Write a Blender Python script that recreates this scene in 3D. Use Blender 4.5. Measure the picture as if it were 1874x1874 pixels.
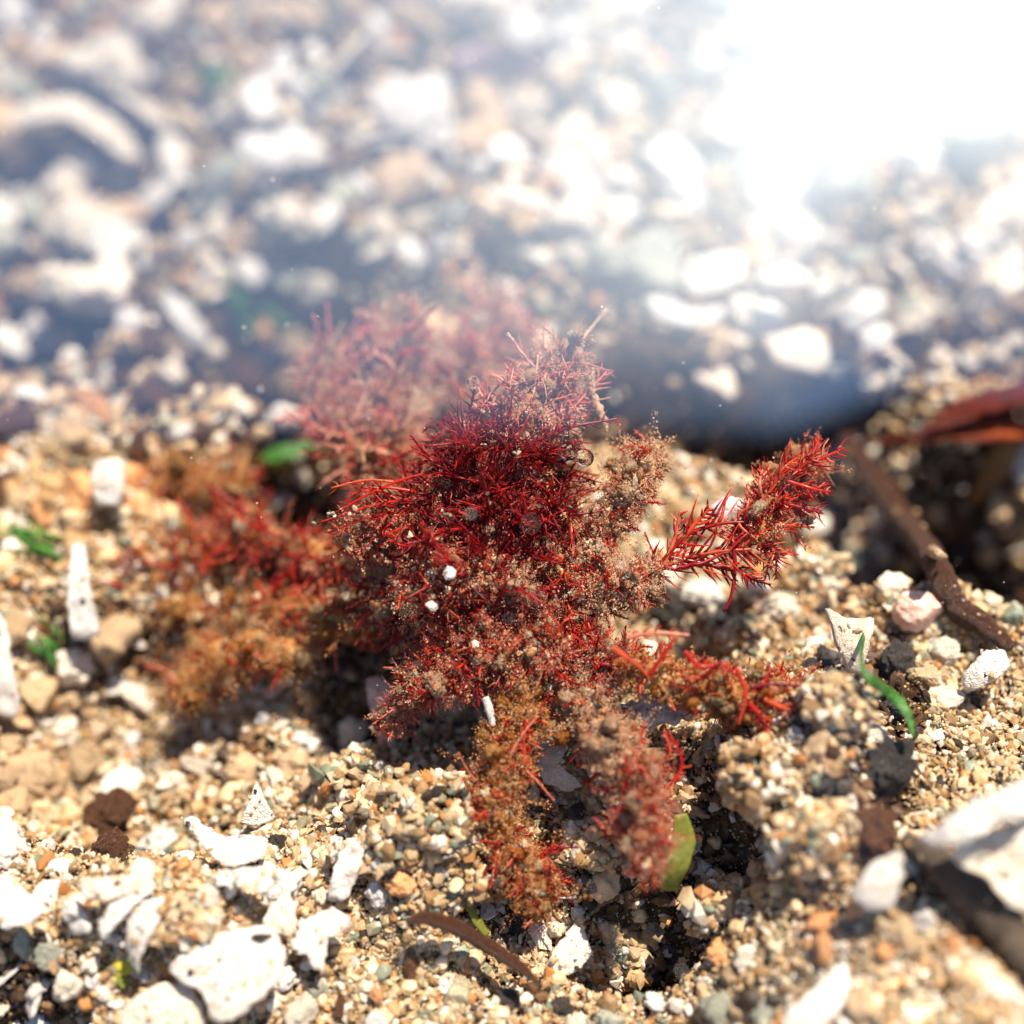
import bpy, math, random
import numpy as np
from mathutils import Vector, Matrix, noise

SC = bpy.context.scene
for o in list(bpy.data.objects):
    bpy.data.objects.remove(o)
C = SC.collection
R = math.radians
random.seed(7)
RNG = np.random.default_rng(11)

# ------------------------------------------------------------------ camera
PITCH, FOV, D0 = R(45), R(40), 3.0
TF = math.tan(FOV / 2)
FWD = np.array([0, math.cos(PITCH), -math.sin(PITCH)])
UPV = np.array([0, math.sin(PITCH), math.cos(PITCH)])
RGT = np.array([1.0, 0, 0])
CAM = np.array([0, 0, 0.38]) - D0 * FWD
FOCUS = 2.93
cd = bpy.data.cameras.new('camera')
cam = bpy.data.objects.new('camera', cd)
C.objects.link(cam)
cam.location = CAM
cam.rotation_euler = (math.pi / 2 - PITCH, 0, 0)
cd.sensor_width = 36
cd.lens = 18 / TF
cd.clip_start, cd.clip_end = 0.02, 200
cd.dof.use_dof = True
cd.dof.focus_distance = FOCUS
cd.dof.aperture_fstop = 0.36
SC.camera = cam

# ------------------------------------------------------------------ sun, sky, exposure
def ray(px, py):
    return FWD + RGT * ((px - 937) / 937 * TF) + UPV * ((937 - py) / 937 * TF)

WAVE_TILT = R(27)                                    # the swell rises away from the camera, its slope set to lift the sun
gl = ray(1645, 110); gl = gl / np.linalg.norm(gl)
wn = np.array([0, -math.sin(WAVE_TILT), math.cos(WAVE_TILT)])
SUN = gl - 2 * gl.dot(wn) * wn                      # where the sun stands so that its glint lies top right
sl = bpy.data.lights.new('sun', 'SUN')
sl.energy = 5.0
sl.angle = R(0.5)
sl.color = (1.0, 0.89, 0.73)
so = bpy.data.objects.new('sun', sl)
C.objects.link(so)
so.rotation_euler = Vector(SUN).to_track_quat('Z', 'Y').to_euler()
w = bpy.data.worlds.new('World')
SC.world = w
w.use_nodes = True
nt = w.node_tree
sky = nt.nodes.new('ShaderNodeTexSky')
sky.sky_type = 'NISHITA'
sky.sun_disc = False
sky.sun_elevation = math.asin(SUN[2])
sky.sun_rotation = math.atan2(SUN[0], SUN[1])
nt.links.new(sky.outputs[0], nt.nodes['Background'].inputs[0])
nt.nodes['Background'].inputs[1].default_value = 0.06
SC.view_settings.view_transform = 'Standard'
SC.view_settings.look = 'None'
SC.view_settings.exposure = 1.64
SC.view_settings.gamma = 1
SC.render.engine = 'CYCLES'
cy = SC.cycles
cy.use_denoising = True
cy.max_bounces = 12
cy.diffuse_bounces = 8
cy.glossy_bounces = 2
cy.transmission_bounces = 8
cy.transparent_max_bounces = 16
cy.caustics_reflective = False
cy.caustics_refractive = False
cy.sample_clamp_indirect = 4

# ------------------------------------------------------------------ noise, ground height, pixel <-> ground
def _hash(i, j, k):
    n = (i.astype(np.int64) * 374761393 + j.astype(np.int64) * 668265263 + k * 2147483647) & 0x7fffffff
    n = ((n ^ (n >> 13)) * 1274126177) & 0x7fffffff
    n = n ^ (n >> 16)
    return (n & 0xffff) / 65535.0

def vnoise(x, y, s, seed=0):
    x = np.asarray(x, float) * s; y = np.asarray(y, float) * s
    i = np.floor(x); j = np.floor(y)
    u = x - i; v = y - j
    u = u * u * (3 - 2 * u); v = v * v * (3 - 2 * v)
    a = _hash(i, j, seed); b = _hash(i + 1, j, seed); c = _hash(i, j + 1, seed); d = _hash(i + 1, j + 1, seed)
    return (a * (1 - u) + b * u) * (1 - v) + (c * (1 - u) + d * u) * v - 0.5

def sstep(a, b, t):
    t = np.clip((t - a) / (b - a), 0, 1)
    return t * t * (3 - 2 * t)

BUMPS = []                                           # (x, y, rx, ry, height)

def height(x, y):
    x = np.asarray(x, float); y = np.asarray(y, float)
    h = -0.24 * (1 - sstep(-1.15, -0.35, y)) * (1 - 0.7 * sstep(0.1, 0.6, x))
    h = h + 0.16 * sstep(0.35, 0.9, x) * (1 - sstep(-0.95, 0.0, y))
    h = h + 0.16 * vnoise(x, y, 1.3, 1) + 0.13 * vnoise(x, y, 3.1, 2) + 0.07 * vnoise(x, y, 7.0, 3) + 0.03 * vnoise(x, y, 15, 4)
    h = h + (0.22 * vnoise(x, y, 2.6, 12) + 0.16 * vnoise(x, y, 5.5, 13)) * sstep(0.3, 1.0, y)
    h = h + 0.35 * sstep(1.0, 4.0, y) + 1.5 * sstep(3.0, 8.0, y)
    for bx, by, rx, ry, hh in BUMPS:
        q = ((x - bx) / rx) ** 2 + ((y - by) / ry) ** 2
        h = h + hh * np.exp(-q * q * 0.7 - q * 0.3)
    return h

def P(px, py, d):
    return CAM + d * ray(px, py)

def G(px, py, lift=0.0):
    """the point of the ground seen at a pixel of the photograph"""
    r = ray(px, py)
    lo, hi = 1.5, 9.0
    ds = np.linspace(lo, hi, 500)
    pts = CAM + ds[:, None] * r
    f = pts[:, 2] - height(pts[:, 0], pts[:, 1]) - lift
    k = int(np.argmax(f < 0)) if (f < 0).any() else 499
    k = max(k, 1)
    a, b = ds[k - 1], ds[k]
    fa, fb = f[k - 1], f[k]
    d = a + (b - a) * fa / (fa - fb + 1e-12)
    return CAM + d * r, d

def flatG(px, py):
    r = ray(px, py)
    return CAM + (-CAM[2] / r[2]) * r

def bump(px, py, rpx, rpy, hh):
    p = flatG(px, py); d = (p - CAM).dot(FWD); s = d * TF / 937
    BUMPS.append((p[0], p[1], rpx * s, rpy * s * 1.35, hh))

# mounds and hollows of the sea bed
bump(510, 950, 110, 110, -0.60)
bump(545, 560, 160, 120, -0.62)
bump(1730, 940, 270, 130, -0.95)
bump(1180, 1650, 140, 55, -0.24)
bump(1330, 1560, 80, 50, -0.14)
bump(40, 1850, 110, 60, -0.26)
bump(640, 1260, 80, 70, -0.16)
bump(60, 590, 130, 50, -0.16)
bump(440, 690, 140, 45, -0.22)
bump(1330, 775, 290, 75, -0.62)
bump(770, 1530, 120, 110, 0.12)
bump(1440, 1430, 120, 110, 0.14)
bump(1500, 1560, 90, 90, 0.10)
bump(400, 1320, 170, 90, 0.18)
bump(380, 790, 160, 70, 0.16)
bump(330, 1650, 170, 60, 0.10)

bump(240, 1290, 330, 190, -0.42)
BARE = len(BUMPS) - 1                                # the last one keeps its sand

SHADE_PATCHES = []                                             # dark sand-free patches put in as shade: x, y, rx, ry, how bare
for px_, py_, rx_, ry_, k_ in ((1200, 1640, 150, 55, 1.0), (1335, 1520, 65, 90, 0.9), (1460, 1345, 110, 30, 0.8), (650, 1250, 90, 90, 0.8), (730, 1340, 70, 60, 0.7),
                               (560, 930, 100, 100, 0.9), (1215, 1125, 70, 45, 0.8), (60, 1850, 120, 60, 1.0), (1010, 1560, 70, 60, 0.7), (860, 1640, 90, 45, 0.7),
                               (1640, 1260, 60, 90, 0.9), (1590, 1440, 90, 60, 0.9), (1160, 1340, 60, 40, 0.6), (250, 1215, 200, 45, 0.7), (1060, 1250, 60, 40, 0.7), (790, 1330, 60, 60, 0.6),
                               (1250, 1440, 90, 60, 0.6), (700, 1450, 50, 90, 0.5), (950, 1820, 80, 40, 0.6), (1660, 1620, 70, 40, 0.7), (420, 1390, 90, 30, 0.6), (1500, 1650, 50, 40, 0.5)):
    p_ = G(px_, py_)[0]; s_ = (p_ - CAM).dot(FWD) * TF / 937
    SHADE_PATCHES.append((p_[0], p_[1], rx_ * s_, ry_ * s_ * 1.3, k_))

def S(d):
    return d * TF / 937                              # metres per photograph pixel at depth d

# ------------------------------------------------------------------ materials
def node(nt, t, **kw):
    n = nt.nodes.new(t)
    for k, v in kw.items():
        setattr(n, k, v)
    return n

def ramp(nt, stops, fac, interp='LINEAR'):
    r = node(nt, 'ShaderNodeValToRGB')
    cr = r.color_ramp
    cr.interpolation = interp
    while len(cr.elements) < len(stops):
        cr.elements.new(0.5)
    for e, (p, c) in zip(cr.elements, stops):
        e.position = p
        e.color = (*c, 1)
    nt.links.new(fac, r.inputs[0])
    return r.outputs[0]

def mat(name, stops, scale=8.0, src='noise', rough=0.5, bumpk=0.0, bscale=60, transl=0.0, spec=0.5,
        specks=None, vary=0.0, stain=None, interp='LINEAR', detail=6, sss=0.0, ridge=0):
    m = bpy.data.materials.new(name)
    m.use_nodes = True
    nt = m.node_tree
    L = nt.links
    bs = nt.nodes['Principled BSDF']
    tc = node(nt, 'ShaderNodeTexCoord')
    co = tc.outputs['Object']
    nz = node(nt, 'ShaderNodeTexNoise'); nz.inputs['Scale'].default_value = scale; nz.inputs['Detail'].default_value = detail
    nz.inputs['Roughness'].default_value = 0.65
    L.new(co, nz.inputs['Vector'])
    if src == 'island':
        fac = node(nt, 'ShaderNodeNewGeometry').outputs['Random Per Island']
    elif src == 'object':
        fac = node(nt, 'ShaderNodeObjectInfo').outputs['Random']
    else:
        mr = node(nt, 'ShaderNodeMapRange'); mr.inputs[1].default_value = 0.3; mr.inputs[2].default_value = 0.7
        L.new(nz.outputs[0], mr.inputs[0]); fac = mr.outputs[0]
    col = ramp(nt, stops, fac, interp)
    def mixc(mode, f, a, b):
        x = node(nt, 'ShaderNodeMix', data_type='RGBA', blend_type=mode)
        if isinstance(f, float): x.inputs[0].default_value = f
        else: L.new(f, x.inputs[0])
        L.new(a, x.inputs[6])
        if isinstance(b, tuple): x.inputs[7].default_value = (*b, 1)
        else: L.new(b, x.inputs[7])
        return x.outputs[2]
    if src != 'noise':                               # speckle inside each piece
        g = ramp(nt, [(0.3, (0.72, 0.7, 0.66)), (0.7, (1.15, 1.15, 1.15))], nz.outputs[0])
        col = mixc('MULTIPLY', 1.0, col, g)
    if stain:
        sn = node(nt, 'ShaderNodeTexNoise'); sn.inputs['Scale'].default_value = stain[1]; sn.inputs['Detail'].default_value = 7
        sn.inputs['Roughness'].default_value = 0.7
        L.new(co, sn.inputs['Vector'])
        f = ramp(nt, [(stain[2], (0, 0, 0)), (stain[2] + 0.13, (1, 1, 1))], sn.outputs[0])
        col = mixc('MIX', f, col, stain[0])
    if specks:
        vo = node(nt, 'ShaderNodeTexVoronoi'); vo.inputs['Scale'].default_value = specks[1]
        L.new(co, vo.inputs['Vector'])
        f = ramp(nt, [(specks[2], (1, 1, 1)), (specks[2] + 0.05, (0, 0, 0))], vo.outputs['Distance'])
        col = mixc('MIX', f, col, specks[0])
    if vary:
        oi = node(nt, 'ShaderNodeObjectInfo')
        hs = node(nt, 'ShaderNodeHueSaturation')
        mr = node(nt, 'ShaderNodeMapRange'); mr.inputs[3].default_value = 1 - vary; mr.inputs[4].default_value = 1 + vary
        L.new(oi.outputs['Random'], mr.inputs[0]); L.new(mr.outputs[0], hs.inputs['Value'])
        L.new(col, hs.inputs['Color']); col = hs.outputs[0]
    L.new(col, bs.inputs['Base Color'])
    bs.inputs['Roughness'].default_value = rough
    bs.inputs['Specular IOR Level'].default_value = spec
    if sss:
        bs.inputs['Subsurface Weight'].default_value = sss
        bs.inputs['Subsurface Radius'].default_value = (0.05, 0.03, 0.02)
        bs.inputs['Subsurface Scale'].default_value = 0.5
    if bumpk:
        bn = node(nt, 'ShaderNodeTexNoise'); bn.inputs['Scale'].default_value = bscale; bn.inputs['Detail'].default_value = 6
        L.new(co, bn.inputs['Vector'])
        b = node(nt, 'ShaderNodeBump'); b.inputs['Strength'].default_value = bumpk; b.inputs['Distance'].default_value = 0.02
        hgt = bn.outputs[0]
        if ridge:                                    # growth lines
            wv = node(nt, 'ShaderNodeTexWave', wave_type='RINGS'); wv.inputs['Scale'].default_value = ridge; wv.inputs['Distortion'].default_value = 9; wv.inputs['Detail'].default_value = 3
            L.new(co, wv.inputs['Vector'])
            ad = node(nt, 'ShaderNodeMath', operation='MULTIPLY_ADD'); ad.inputs[1].default_value = 0.16
            L.new(wv.outputs['Fac'], ad.inputs[0]); L.new(hgt, ad.inputs[2]); hgt = ad.outputs[0]
        L.new(hgt, b.inputs['Height']); L.new(b.outputs[0], bs.inputs['Normal'])
    if transl:
        tb = node(nt, 'ShaderNodeBsdfTranslucent'); L.new(col, tb.inputs[0])
        mx = node(nt, 'ShaderNodeMixShader'); mx.inputs[0].default_value = transl
        L.new(bs.outputs[0], mx.inputs[1]); L.new(tb.outputs[0], mx.inputs[2])
        L.new(mx.outputs[0], nt.nodes['Material Output'].inputs[0])
    return m

def clear_mat(name, tint, rough, stops, broad=None):
    """thin clear surface: see-through mixed with a reflection of hand-set strength"""
    m = bpy.data.materials.new(name); m.use_nodes = True
    nt = m.node_tree; L = nt.links
    nt.nodes.remove(nt.nodes['Principled BSDF'])
    tr = node(nt, 'ShaderNodeBsdfTransparent'); tr.inputs[0].default_value = (*tint, 1)
    gl = node(nt, 'ShaderNodeBsdfGlossy'); gl.inputs['Roughness'].default_value = rough
    # reflectance rising from face-on to grazing, the same from both sides of the surface
    ge = node(nt, 'ShaderNodeNewGeometry')
    dt = node(nt, 'ShaderNodeVectorMath', operation='DOT_PRODUCT')
    L.new(ge.outputs['Incoming'], dt.inputs[0]); L.new(ge.outputs['Normal'], dt.inputs[1])
    ab = node(nt, 'ShaderNodeMath', operation='ABSOLUTE'); L.new(dt.outputs['Value'], ab.inputs[0])
    om = node(nt, 'ShaderNodeMath', operation='SUBTRACT'); om.inputs[0].default_value = 1; L.new(ab.outputs[0], om.inputs[1])
    fr = node(nt, 'ShaderNodeValToRGB')
    while len(fr.color_ramp.elements) < len(stops): fr.color_ramp.elements.new(0.5)
    for e, (p_, q_) in zip(fr.color_ramp.elements, stops):
        e.position = p_; e.color = (q_, q_, q_, 1)
    L.new(om.outputs[0], fr.inputs[0])
    gl.inputs[0].default_value = (0.72, 0.89, 1.0, 1)  # blue of the veil tinted into the reflection
    go = gl.outputs[0]
    for wgt, rg in broad or ():                      # rougher lobes added for the soft glow around the glint
        g2 = node(nt, 'ShaderNodeBsdfGlossy'); g2.inputs['Roughness'].default_value = rg; g2.inputs[0].default_value = (0.80, 0.92, 1.0, 1)
        mb_ = node(nt, 'ShaderNodeMixShader'); mb_.inputs[0].default_value = wgt
        L.new(go, mb_.inputs[1]); L.new(g2.outputs[0], mb_.inputs[2]); go = mb_.outputs[0]
    mx = node(nt, 'ShaderNodeMixShader')
    L.new(fr.outputs[0], mx.inputs[0]); L.new(tr.outputs[0], mx.inputs[1]); L.new(go, mx.inputs[2])
    L.new(mx.outputs[0], nt.nodes['Material Output'].inputs[0])
    return m

SANDC = [(0.0, (0.68, 0.48, 0.26)), (0.14, (0.46, 0.28, 0.13)), (0.24, (0.78, 0.63, 0.43)), (0.37, (0.34, 0.21, 0.10)), (0.46, (0.74, 0.54, 0.31)),
         (0.55, (0.86, 0.80, 0.70)), (0.68, (0.58, 0.27, 0.09)), (0.73, (0.38, 0.34, 0.23)), (0.79, (0.62, 0.46, 0.29)), (0.90, (0.06, 0.043, 0.032)), (0.96, (0.28, 0.31, 0.23))]
M = {}
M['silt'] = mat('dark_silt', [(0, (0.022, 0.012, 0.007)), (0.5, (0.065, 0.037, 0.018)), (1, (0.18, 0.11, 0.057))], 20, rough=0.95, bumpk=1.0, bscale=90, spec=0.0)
M['sand'] = mat('sand_grains', SANDC, 60, 'island', rough=0.32, transl=0.34, interp='CONSTANT')
M['crumbs'] = mat('brown_shade_crumbs', [(0, (0.022, 0.013, 0.008)), (0.3, (0.075, 0.038, 0.018)), (0.6, (0.13, 0.065, 0.03)), (0.85, (0.24, 0.13, 0.06)), (1, (0.5, 0.34, 0.2))], 50, 'island', rough=0.45, transl=0.15)
M['gravel'] = mat('gravel_bits', SANDC, 40, 'island', rough=0.45, bumpk=0.4, bscale=90, interp='CONSTANT', transl=0.1)
M['white'] = mat('white_shell', [(0, (0.62, 0.53, 0.44)), (0.5, (0.76, 0.71, 0.65)), (1, (0.84, 0.82, 0.79))], 7, rough=0.4, bumpk=0.5, bscale=28, transl=0.12, ridge=9,
                 stain=((0.55, 0.30, 0.13), 4.5, 0.53), specks=((0.10, 0.06, 0.05), 20, 0.09))
M['whiteb'] = mat('clean_white_shell', [(0, (0.66, 0.59, 0.51)), (0.6, (0.78, 0.74, 0.69)), (1, (0.85, 0.83, 0.80))], 9, rough=0.35, bumpk=0.5, bscale=22, transl=0.12, vary=0.12, ridge=8, stain=((0.66, 0.48, 0.30), 5, 0.58), specks=((0.16, 0.10, 0.08), 16, 0.06))
M['pale'] = mat('pale_shell_chip', [(0, (0.58, 0.45, 0.31)), (0.5, (0.76, 0.67, 0.54)), (1, (0.86, 0.81, 0.73))], 10, rough=0.45, bumpk=0.5, bscale=40, vary=0.25, transl=0.06, ridge=7, stain=((0.50, 0.30, 0.15), 6, 0.58))
M['tan'] = mat('tan_pebble', [(0, (0.30, 0.19, 0.10)), (0.5, (0.48, 0.33, 0.19)), (1, (0.60, 0.46, 0.30))], 12, rough=0.5, bumpk=0.5, bscale=45, vary=0.35)
M['orange'] = mat('orange_pebble', [(0, (0.40, 0.17, 0.06)), (1, (0.62, 0.32, 0.14))], 10, rough=0.5, bumpk=0.4, bscale=45, vary=0.3)
M['grey'] = mat('grey_green_pebble', [(0, (0.17, 0.17, 0.13)), (0.5, (0.32, 0.32, 0.25)), (1, (0.46, 0.45, 0.37))], 14, rough=0.5, bumpk=0.5, bscale=45, vary=0.3)
M['dark'] = mat('dark_pebble', [(0, (0.012, 0.010, 0.010)), (0.6, (0.035, 0.028, 0.024)), (1, (0.10, 0.07, 0.05))], 12, rough=0.4, bumpk=0.6, bscale=45, vary=0.3)
M['brown'] = mat('brown_lump', [(0, (0.04, 0.012, 0.006)), (0.55, (0.17, 0.06, 0.022)), (0.85, (0.30, 0.15, 0.065)), (1, (0.5, 0.34, 0.2))], 16, rough=0.6, bumpk=1.0, bscale=50, vary=0.2)
M['pink'] = mat('pink_shell', [(0, (0.72, 0.34, 0.24)), (0.55, (0.83, 0.56, 0.46)), (1, (0.85, 0.74, 0.66))], 6, rough=0.35, bumpk=0.2, bscale=30, transl=0.15)
M['red'] = mat('red_seaweed', [(0, (0.24, 0.006, 0.012)), (0.3, (0.52, 0.016, 0.018)), (0.6, (0.72, 0.05, 0.028)), (0.8, (0.80, 0.17, 0.06)), (1, (0.82, 0.42, 0.28))], 30, 'island', rough=0.25, transl=0.58)
M['crimson'] = mat('dark_red_seaweed', [(0, (0.10, 0.002, 0.006)), (0.5, (0.30, 0.006, 0.010)), (1, (0.55, 0.020, 0.016))], 30, 'island', rough=0.35, transl=0.42)
M['rosy'] = mat('rosy_seaweed', [(0, (0.60, 0.06, 0.05)), (0.5, (0.74, 0.24, 0.17)), (1, (0.84, 0.60, 0.44))], 30, 'island', rough=0.45, transl=0.4)
M['fuzz'] = mat('tan_fuzz', [(0, (0.78, 0.40, 0.22)), (0.35, (0.86, 0.58, 0.37)), (0.7, (0.88, 0.68, 0.48)), (0.9, (0.87, 0.77, 0.60)), (1, (0.90, 0.84, 0.74))], 50, 'island', rough=0.7, transl=0.58, spec=0.2)
M['ochrefuzz'] = mat('ochre_fuzz', [(0, (0.64, 0.15, 0.04)), (0.3, (0.74, 0.33, 0.10)), (0.65, (0.80, 0.50, 0.21)), (0.9, (0.85, 0.66, 0.40)), (1, (0.88, 0.80, 0.64))], 50, 'island', rough=0.7, transl=0.58, spec=0.2)
M['redfuzz'] = mat('red_tan_fuzz', [(0, (0.58, 0.03, 0.02)), (0.3, (0.72, 0.16, 0.08)), (0.55, (0.80, 0.45, 0.27)), (1, (0.87, 0.74, 0.56))], 50, 'island', rough=0.6, transl=0.55, spec=0.3)
M['fuzz_clot'] = mat('tan_silt_clot', [(0, (0.80, 0.46, 0.27)), (0.4, (0.88, 0.62, 0.42)), (0.75, (0.90, 0.73, 0.55)), (1, (0.91, 0.83, 0.72))], 90, 'island', rough=0.8, bumpk=1.0, bscale=210, transl=0.66, spec=0.1)
M['ochrefuzz_clot'] = mat('ochre_silt_clot', [(0, (0.68, 0.26, 0.06)), (0.35, (0.76, 0.42, 0.15)), (0.7, (0.82, 0.58, 0.29)), (1, (0.88, 0.74, 0.52))], 90, 'island', rough=0.8, bumpk=1.0, bscale=210, transl=0.66, spec=0.1)
M['redfuzz_clot'] = mat('rosy_silt_clot', [(0, (0.62, 0.08, 0.05)), (0.3, (0.74, 0.28, 0.15)), (0.6, (0.84, 0.58, 0.38)), (1, (0.88, 0.78, 0.63))], 90, 'island', rough=0.8, bumpk=1.0, bscale=210, transl=0.66, spec=0.1)
M['tissue'] = mat('orange_tissue', [(0, (0.52, 0.16, 0.04)), (0.5, (0.74, 0.36, 0.10)), (1, (0.82, 0.56, 0.26))], 16, rough=0.6, bumpk=0.9, bscale=70, transl=0.55)
M['mtissue'] = mat('maroon_tissue', [(0, (0.16, 0.008, 0.010)), (0.6, (0.40, 0.05, 0.03)), (1, (0.6, 0.24, 0.12))], 18, rough=0.6, bumpk=0.9, bscale=70, transl=0.45)
M['twig'] = mat('brown_twig', [(0, (0.022, 0.008, 0.004)), (0.6, (0.085, 0.028, 0.012)), (1, (0.24, 0.11, 0.045))], 18, rough=0.45, bumpk=0.8, bscale=50)
M['ochre'] = mat('ochre_stem', [(0, (0.22, 0.10, 0.025)), (1, (0.45, 0.25, 0.08))], 12, rough=0.5, bumpk=0.4, bscale=40, transl=0.2)
M['kelp'] = mat('rust_blade', [(0, (0.025, 0.005, 0.004)), (0.45, (0.10, 0.014, 0.005)), (0.7, (0.30, 0.05, 0.007)), (1, (0.66, 0.17, 0.015))], 5, rough=0.5, bumpk=0.3, bscale=24, transl=0.15, spec=0.15)
_n = M['kelp'].node_tree; _m = node(_n, 'ShaderNodeMapping'); _m.inputs['Scale'].default_value = (0.03, 0.8, 0.8)
_x = [q for q in _n.nodes if q.type == 'TEX_NOISE'][0]
_n.links.new([q for q in _n.nodes if q.type == 'TEX_COORD'][0].outputs['Object'], _m.inputs[0]); _n.links.new(_m.outputs[0], _x.inputs['Vector'])
M['green'] = mat('green_weed', [(0, (0.02, 0.06, 0.012)), (0.5, (0.05, 0.19, 0.025)), (0.8, (0.12, 0.34, 0.05)), (1, (0.30, 0.33, 0.10))], 12, rough=0.55, transl=0.4)
M['olive'] = mat('olive_weed', [(0, (0.16, 0.18, 0.02)), (1, (0.36, 0.38, 0.07))], 8, rough=0.4, transl=0.4, bumpk=0.2)
M['yellow'] = mat('yellow_weed', [(0, (0.42, 0.36, 0.02)), (1, (0.70, 0.62, 0.06))], 8, rough=0.4, transl=0.35)
M['purple'] = mat('purple_weed', [(0, (0.07, 0.025, 0.05)), (1, (0.20, 0.09, 0.13))], 8, rough=0.4, transl=0.3)
M['shade_bar'] = mat('grey_brown_shade', [(0, (0.03, 0.020, 0.014)), (0.6, (0.085, 0.06, 0.042)), (1, (0.17, 0.12, 0.08))], 14, rough=0.6, bumpk=0.6, bscale=40)  # dark colour stands in for the shade below the shell
M['bubble'] = bpy.data.materials.new('clear_bubble'); M['bubble'].use_nodes = True
_n = M['bubble'].node_tree; _n.nodes.remove(_n.nodes['Principled BSDF'])
_g = node(_n, 'ShaderNodeBsdfGlass'); _g.inputs['IOR'].default_value = 1.25; _g.inputs['Roughness'].default_value = 0.0
_n.links.new(_g.outputs[0], _n.nodes['Material Output'].inputs[0])
M['pearl'] = mat('iridescent_flake', [(0, (0.45, 0.62, 0.50)), (0.5, (0.72, 0.66, 0.70)), (1, (0.62, 0.42, 0.62))], 9, rough=0.15, transl=0.2, spec=0.8)
M['made_up_face'] = clear_mat('made_up_water_face', (1, 1, 1), 0.03, ((0.1, 0.002), (0.3, 0.05), (0.6, 0.3), (1.0, 1.0)))  # near face barely reflects, so the lower view stays without veil
M['water'] = clear_mat('water_surface', (1, 1, 1), 0.03, ((0.02, 0.10), (0.07, 0.25), (0.25, 0.38), (1.0, 1.0)), ((0.003, 0.2), (0.026, 0.42)))  # reflection set well above real water, to lay a veil

# ------------------------------------------------------------------ mesh helpers
class MB:
    def __init__(s):
        s.v = []; s.f3 = []; s.f4 = []; s.n = 0
    def add(s, v, f):
        v = np.asarray(v, float)
        f = np.asarray(f, int)
        if len(f):
            (s.f3 if f.shape[1] == 3 else s.f4).append(f + s.n)
        s.v.append(v); s.n += len(v)
    def mesh(s, name, material, smooth=True):
        v = np.concatenate(s.v) if s.v else np.zeros((0, 3))
        f3 = np.concatenate(s.f3) if s.f3 else np.zeros((0, 3), int)
        f4 = np.concatenate(s.f4) if s.f4 else np.zeros((0, 4), int)
        me = bpy.data.meshes.new(name)
        me.vertices.add(len(v)); me.vertices.foreach_set('co', v.astype(np.float32).ravel())
        loops = np.concatenate([f3.ravel(), f4.ravel()]).astype(np.int32)
        me.loops.add(len(loops)); me.loops.foreach_set('vertex_index', loops)
        starts = np.concatenate([np.arange(len(f3)) * 3, len(f3) * 3 + np.arange(len(f4)) * 4]).astype(np.int32)
        me.polygons.add(len(starts)); me.polygons.foreach_set('loop_start', starts)
        me.polygons.foreach_set('use_smooth', np.full(len(starts), smooth))
        me.update(calc_edges=True); me.validate()
        me.materials.append(material)
        return me

def link(name, me, parent=None, loc=None):
    o = bpy.data.objects.new(name, me)
    C.objects.link(o)
    if parent is not None: o.parent = parent
    if loc is not None: o.location = loc
    return o

def tag(o, label=None, cat=None, group=None, kind=None):
    if label: o['label'] = label
    if cat: o['category'] = cat
    if group: o['group'] = group
    if kind: o['kind'] = kind
    return o

def empty(name, loc, label, cat, group=None):
    o = bpy.data.objects.new(name, None)
    C.objects.link(o); o.location = loc
    return tag(o, label, cat, group)

def build(mb, name, material, origin, parent=None, smooth=True, unit=1.0):
    """mesh made in world space, its origin moved to the given point"""
    origin = np.asarray(origin, float)
    mb.v = [(np.concatenate(mb.v) - origin) / unit]
    o = link(name, mb.mesh(name, material, smooth), parent, None if parent is not None else origin)
    if parent is None: o.scale = (unit, unit, unit)
    return o

def ico(sub):
    t = (1 + 5 ** .5) / 2
    v = np.array([(-1, t, 0), (1, t, 0), (-1, -t, 0), (1, -t, 0), (0, -1, t), (0, 1, t), (0, -1, -t), (0, 1, -t), (t, 0, -1), (t, 0, 1), (-t, 0, -1), (-t, 0, 1)], float)
    f = [(0, 11, 5), (0, 5, 1), (0, 1, 7), (0, 7, 10), (0, 10, 11), (1, 5, 9), (5, 11, 4), (11, 10, 2), (10, 7, 6), (7, 1, 8),
         (3, 9, 4), (3, 4, 2), (3, 2, 6), (3, 6, 8), (3, 8, 9), (4, 9, 5), (2, 4, 11), (6, 2, 10), (8, 6, 7), (9, 8, 1)]
    v = v / np.linalg.norm(v, axis=1)[:, None]
    for _ in range(sub):
        vl = [tuple(a) for a in v]; cache = {}; nf = []
        def mid(a, b):
            k = (min(a, b), max(a, b))
            if k not in cache:
                m = np.array(vl[a]) + np.array(vl[b]); m /= np.linalg.norm(m)
                vl.append(tuple(m)); cache[k] = len(vl) - 1
            return cache[k]
        for a, b, c in f:
            ab, bc, ca = mid(a, b), mid(b, c), mid(c, a)
            nf += [(a, ab, ca), (b, bc, ab), (c, ca, bc), (ab, bc, ca)]
        f = nf; v = np.array(vl)
    return v, np.array(f)
ICO = [ico(k) for k in range(5)]

def lump(seed, sub=3, rough=0.22, cuts=3, freq=1.6):
    """unit pebble: rounded, lumpy, with a few broken faces"""
    rng = np.random.default_rng(seed)
    v, f = ICO[sub]
    v = v.copy()
    for _ in range(cuts):
        n = rng.normal(size=3); n /= np.linalg.norm(n)
        k = rng.uniform(0.45, 0.85)
        dd = v @ n
        v = v - np.outer(np.maximum(dd - k, 0) * 0.9, n)
    off = rng.uniform(0, 50, 3)
    d = np.array([noise.fractal(Vector(p * freq + off), 0.9, 2.1, 4) for p in v])
    d2 = np.array([noise.noise(Vector(p * freq * 4 + off)) for p in v])
    return v * (1 + rough * d + rough * 0.25 * d2)[:, None], f

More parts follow.
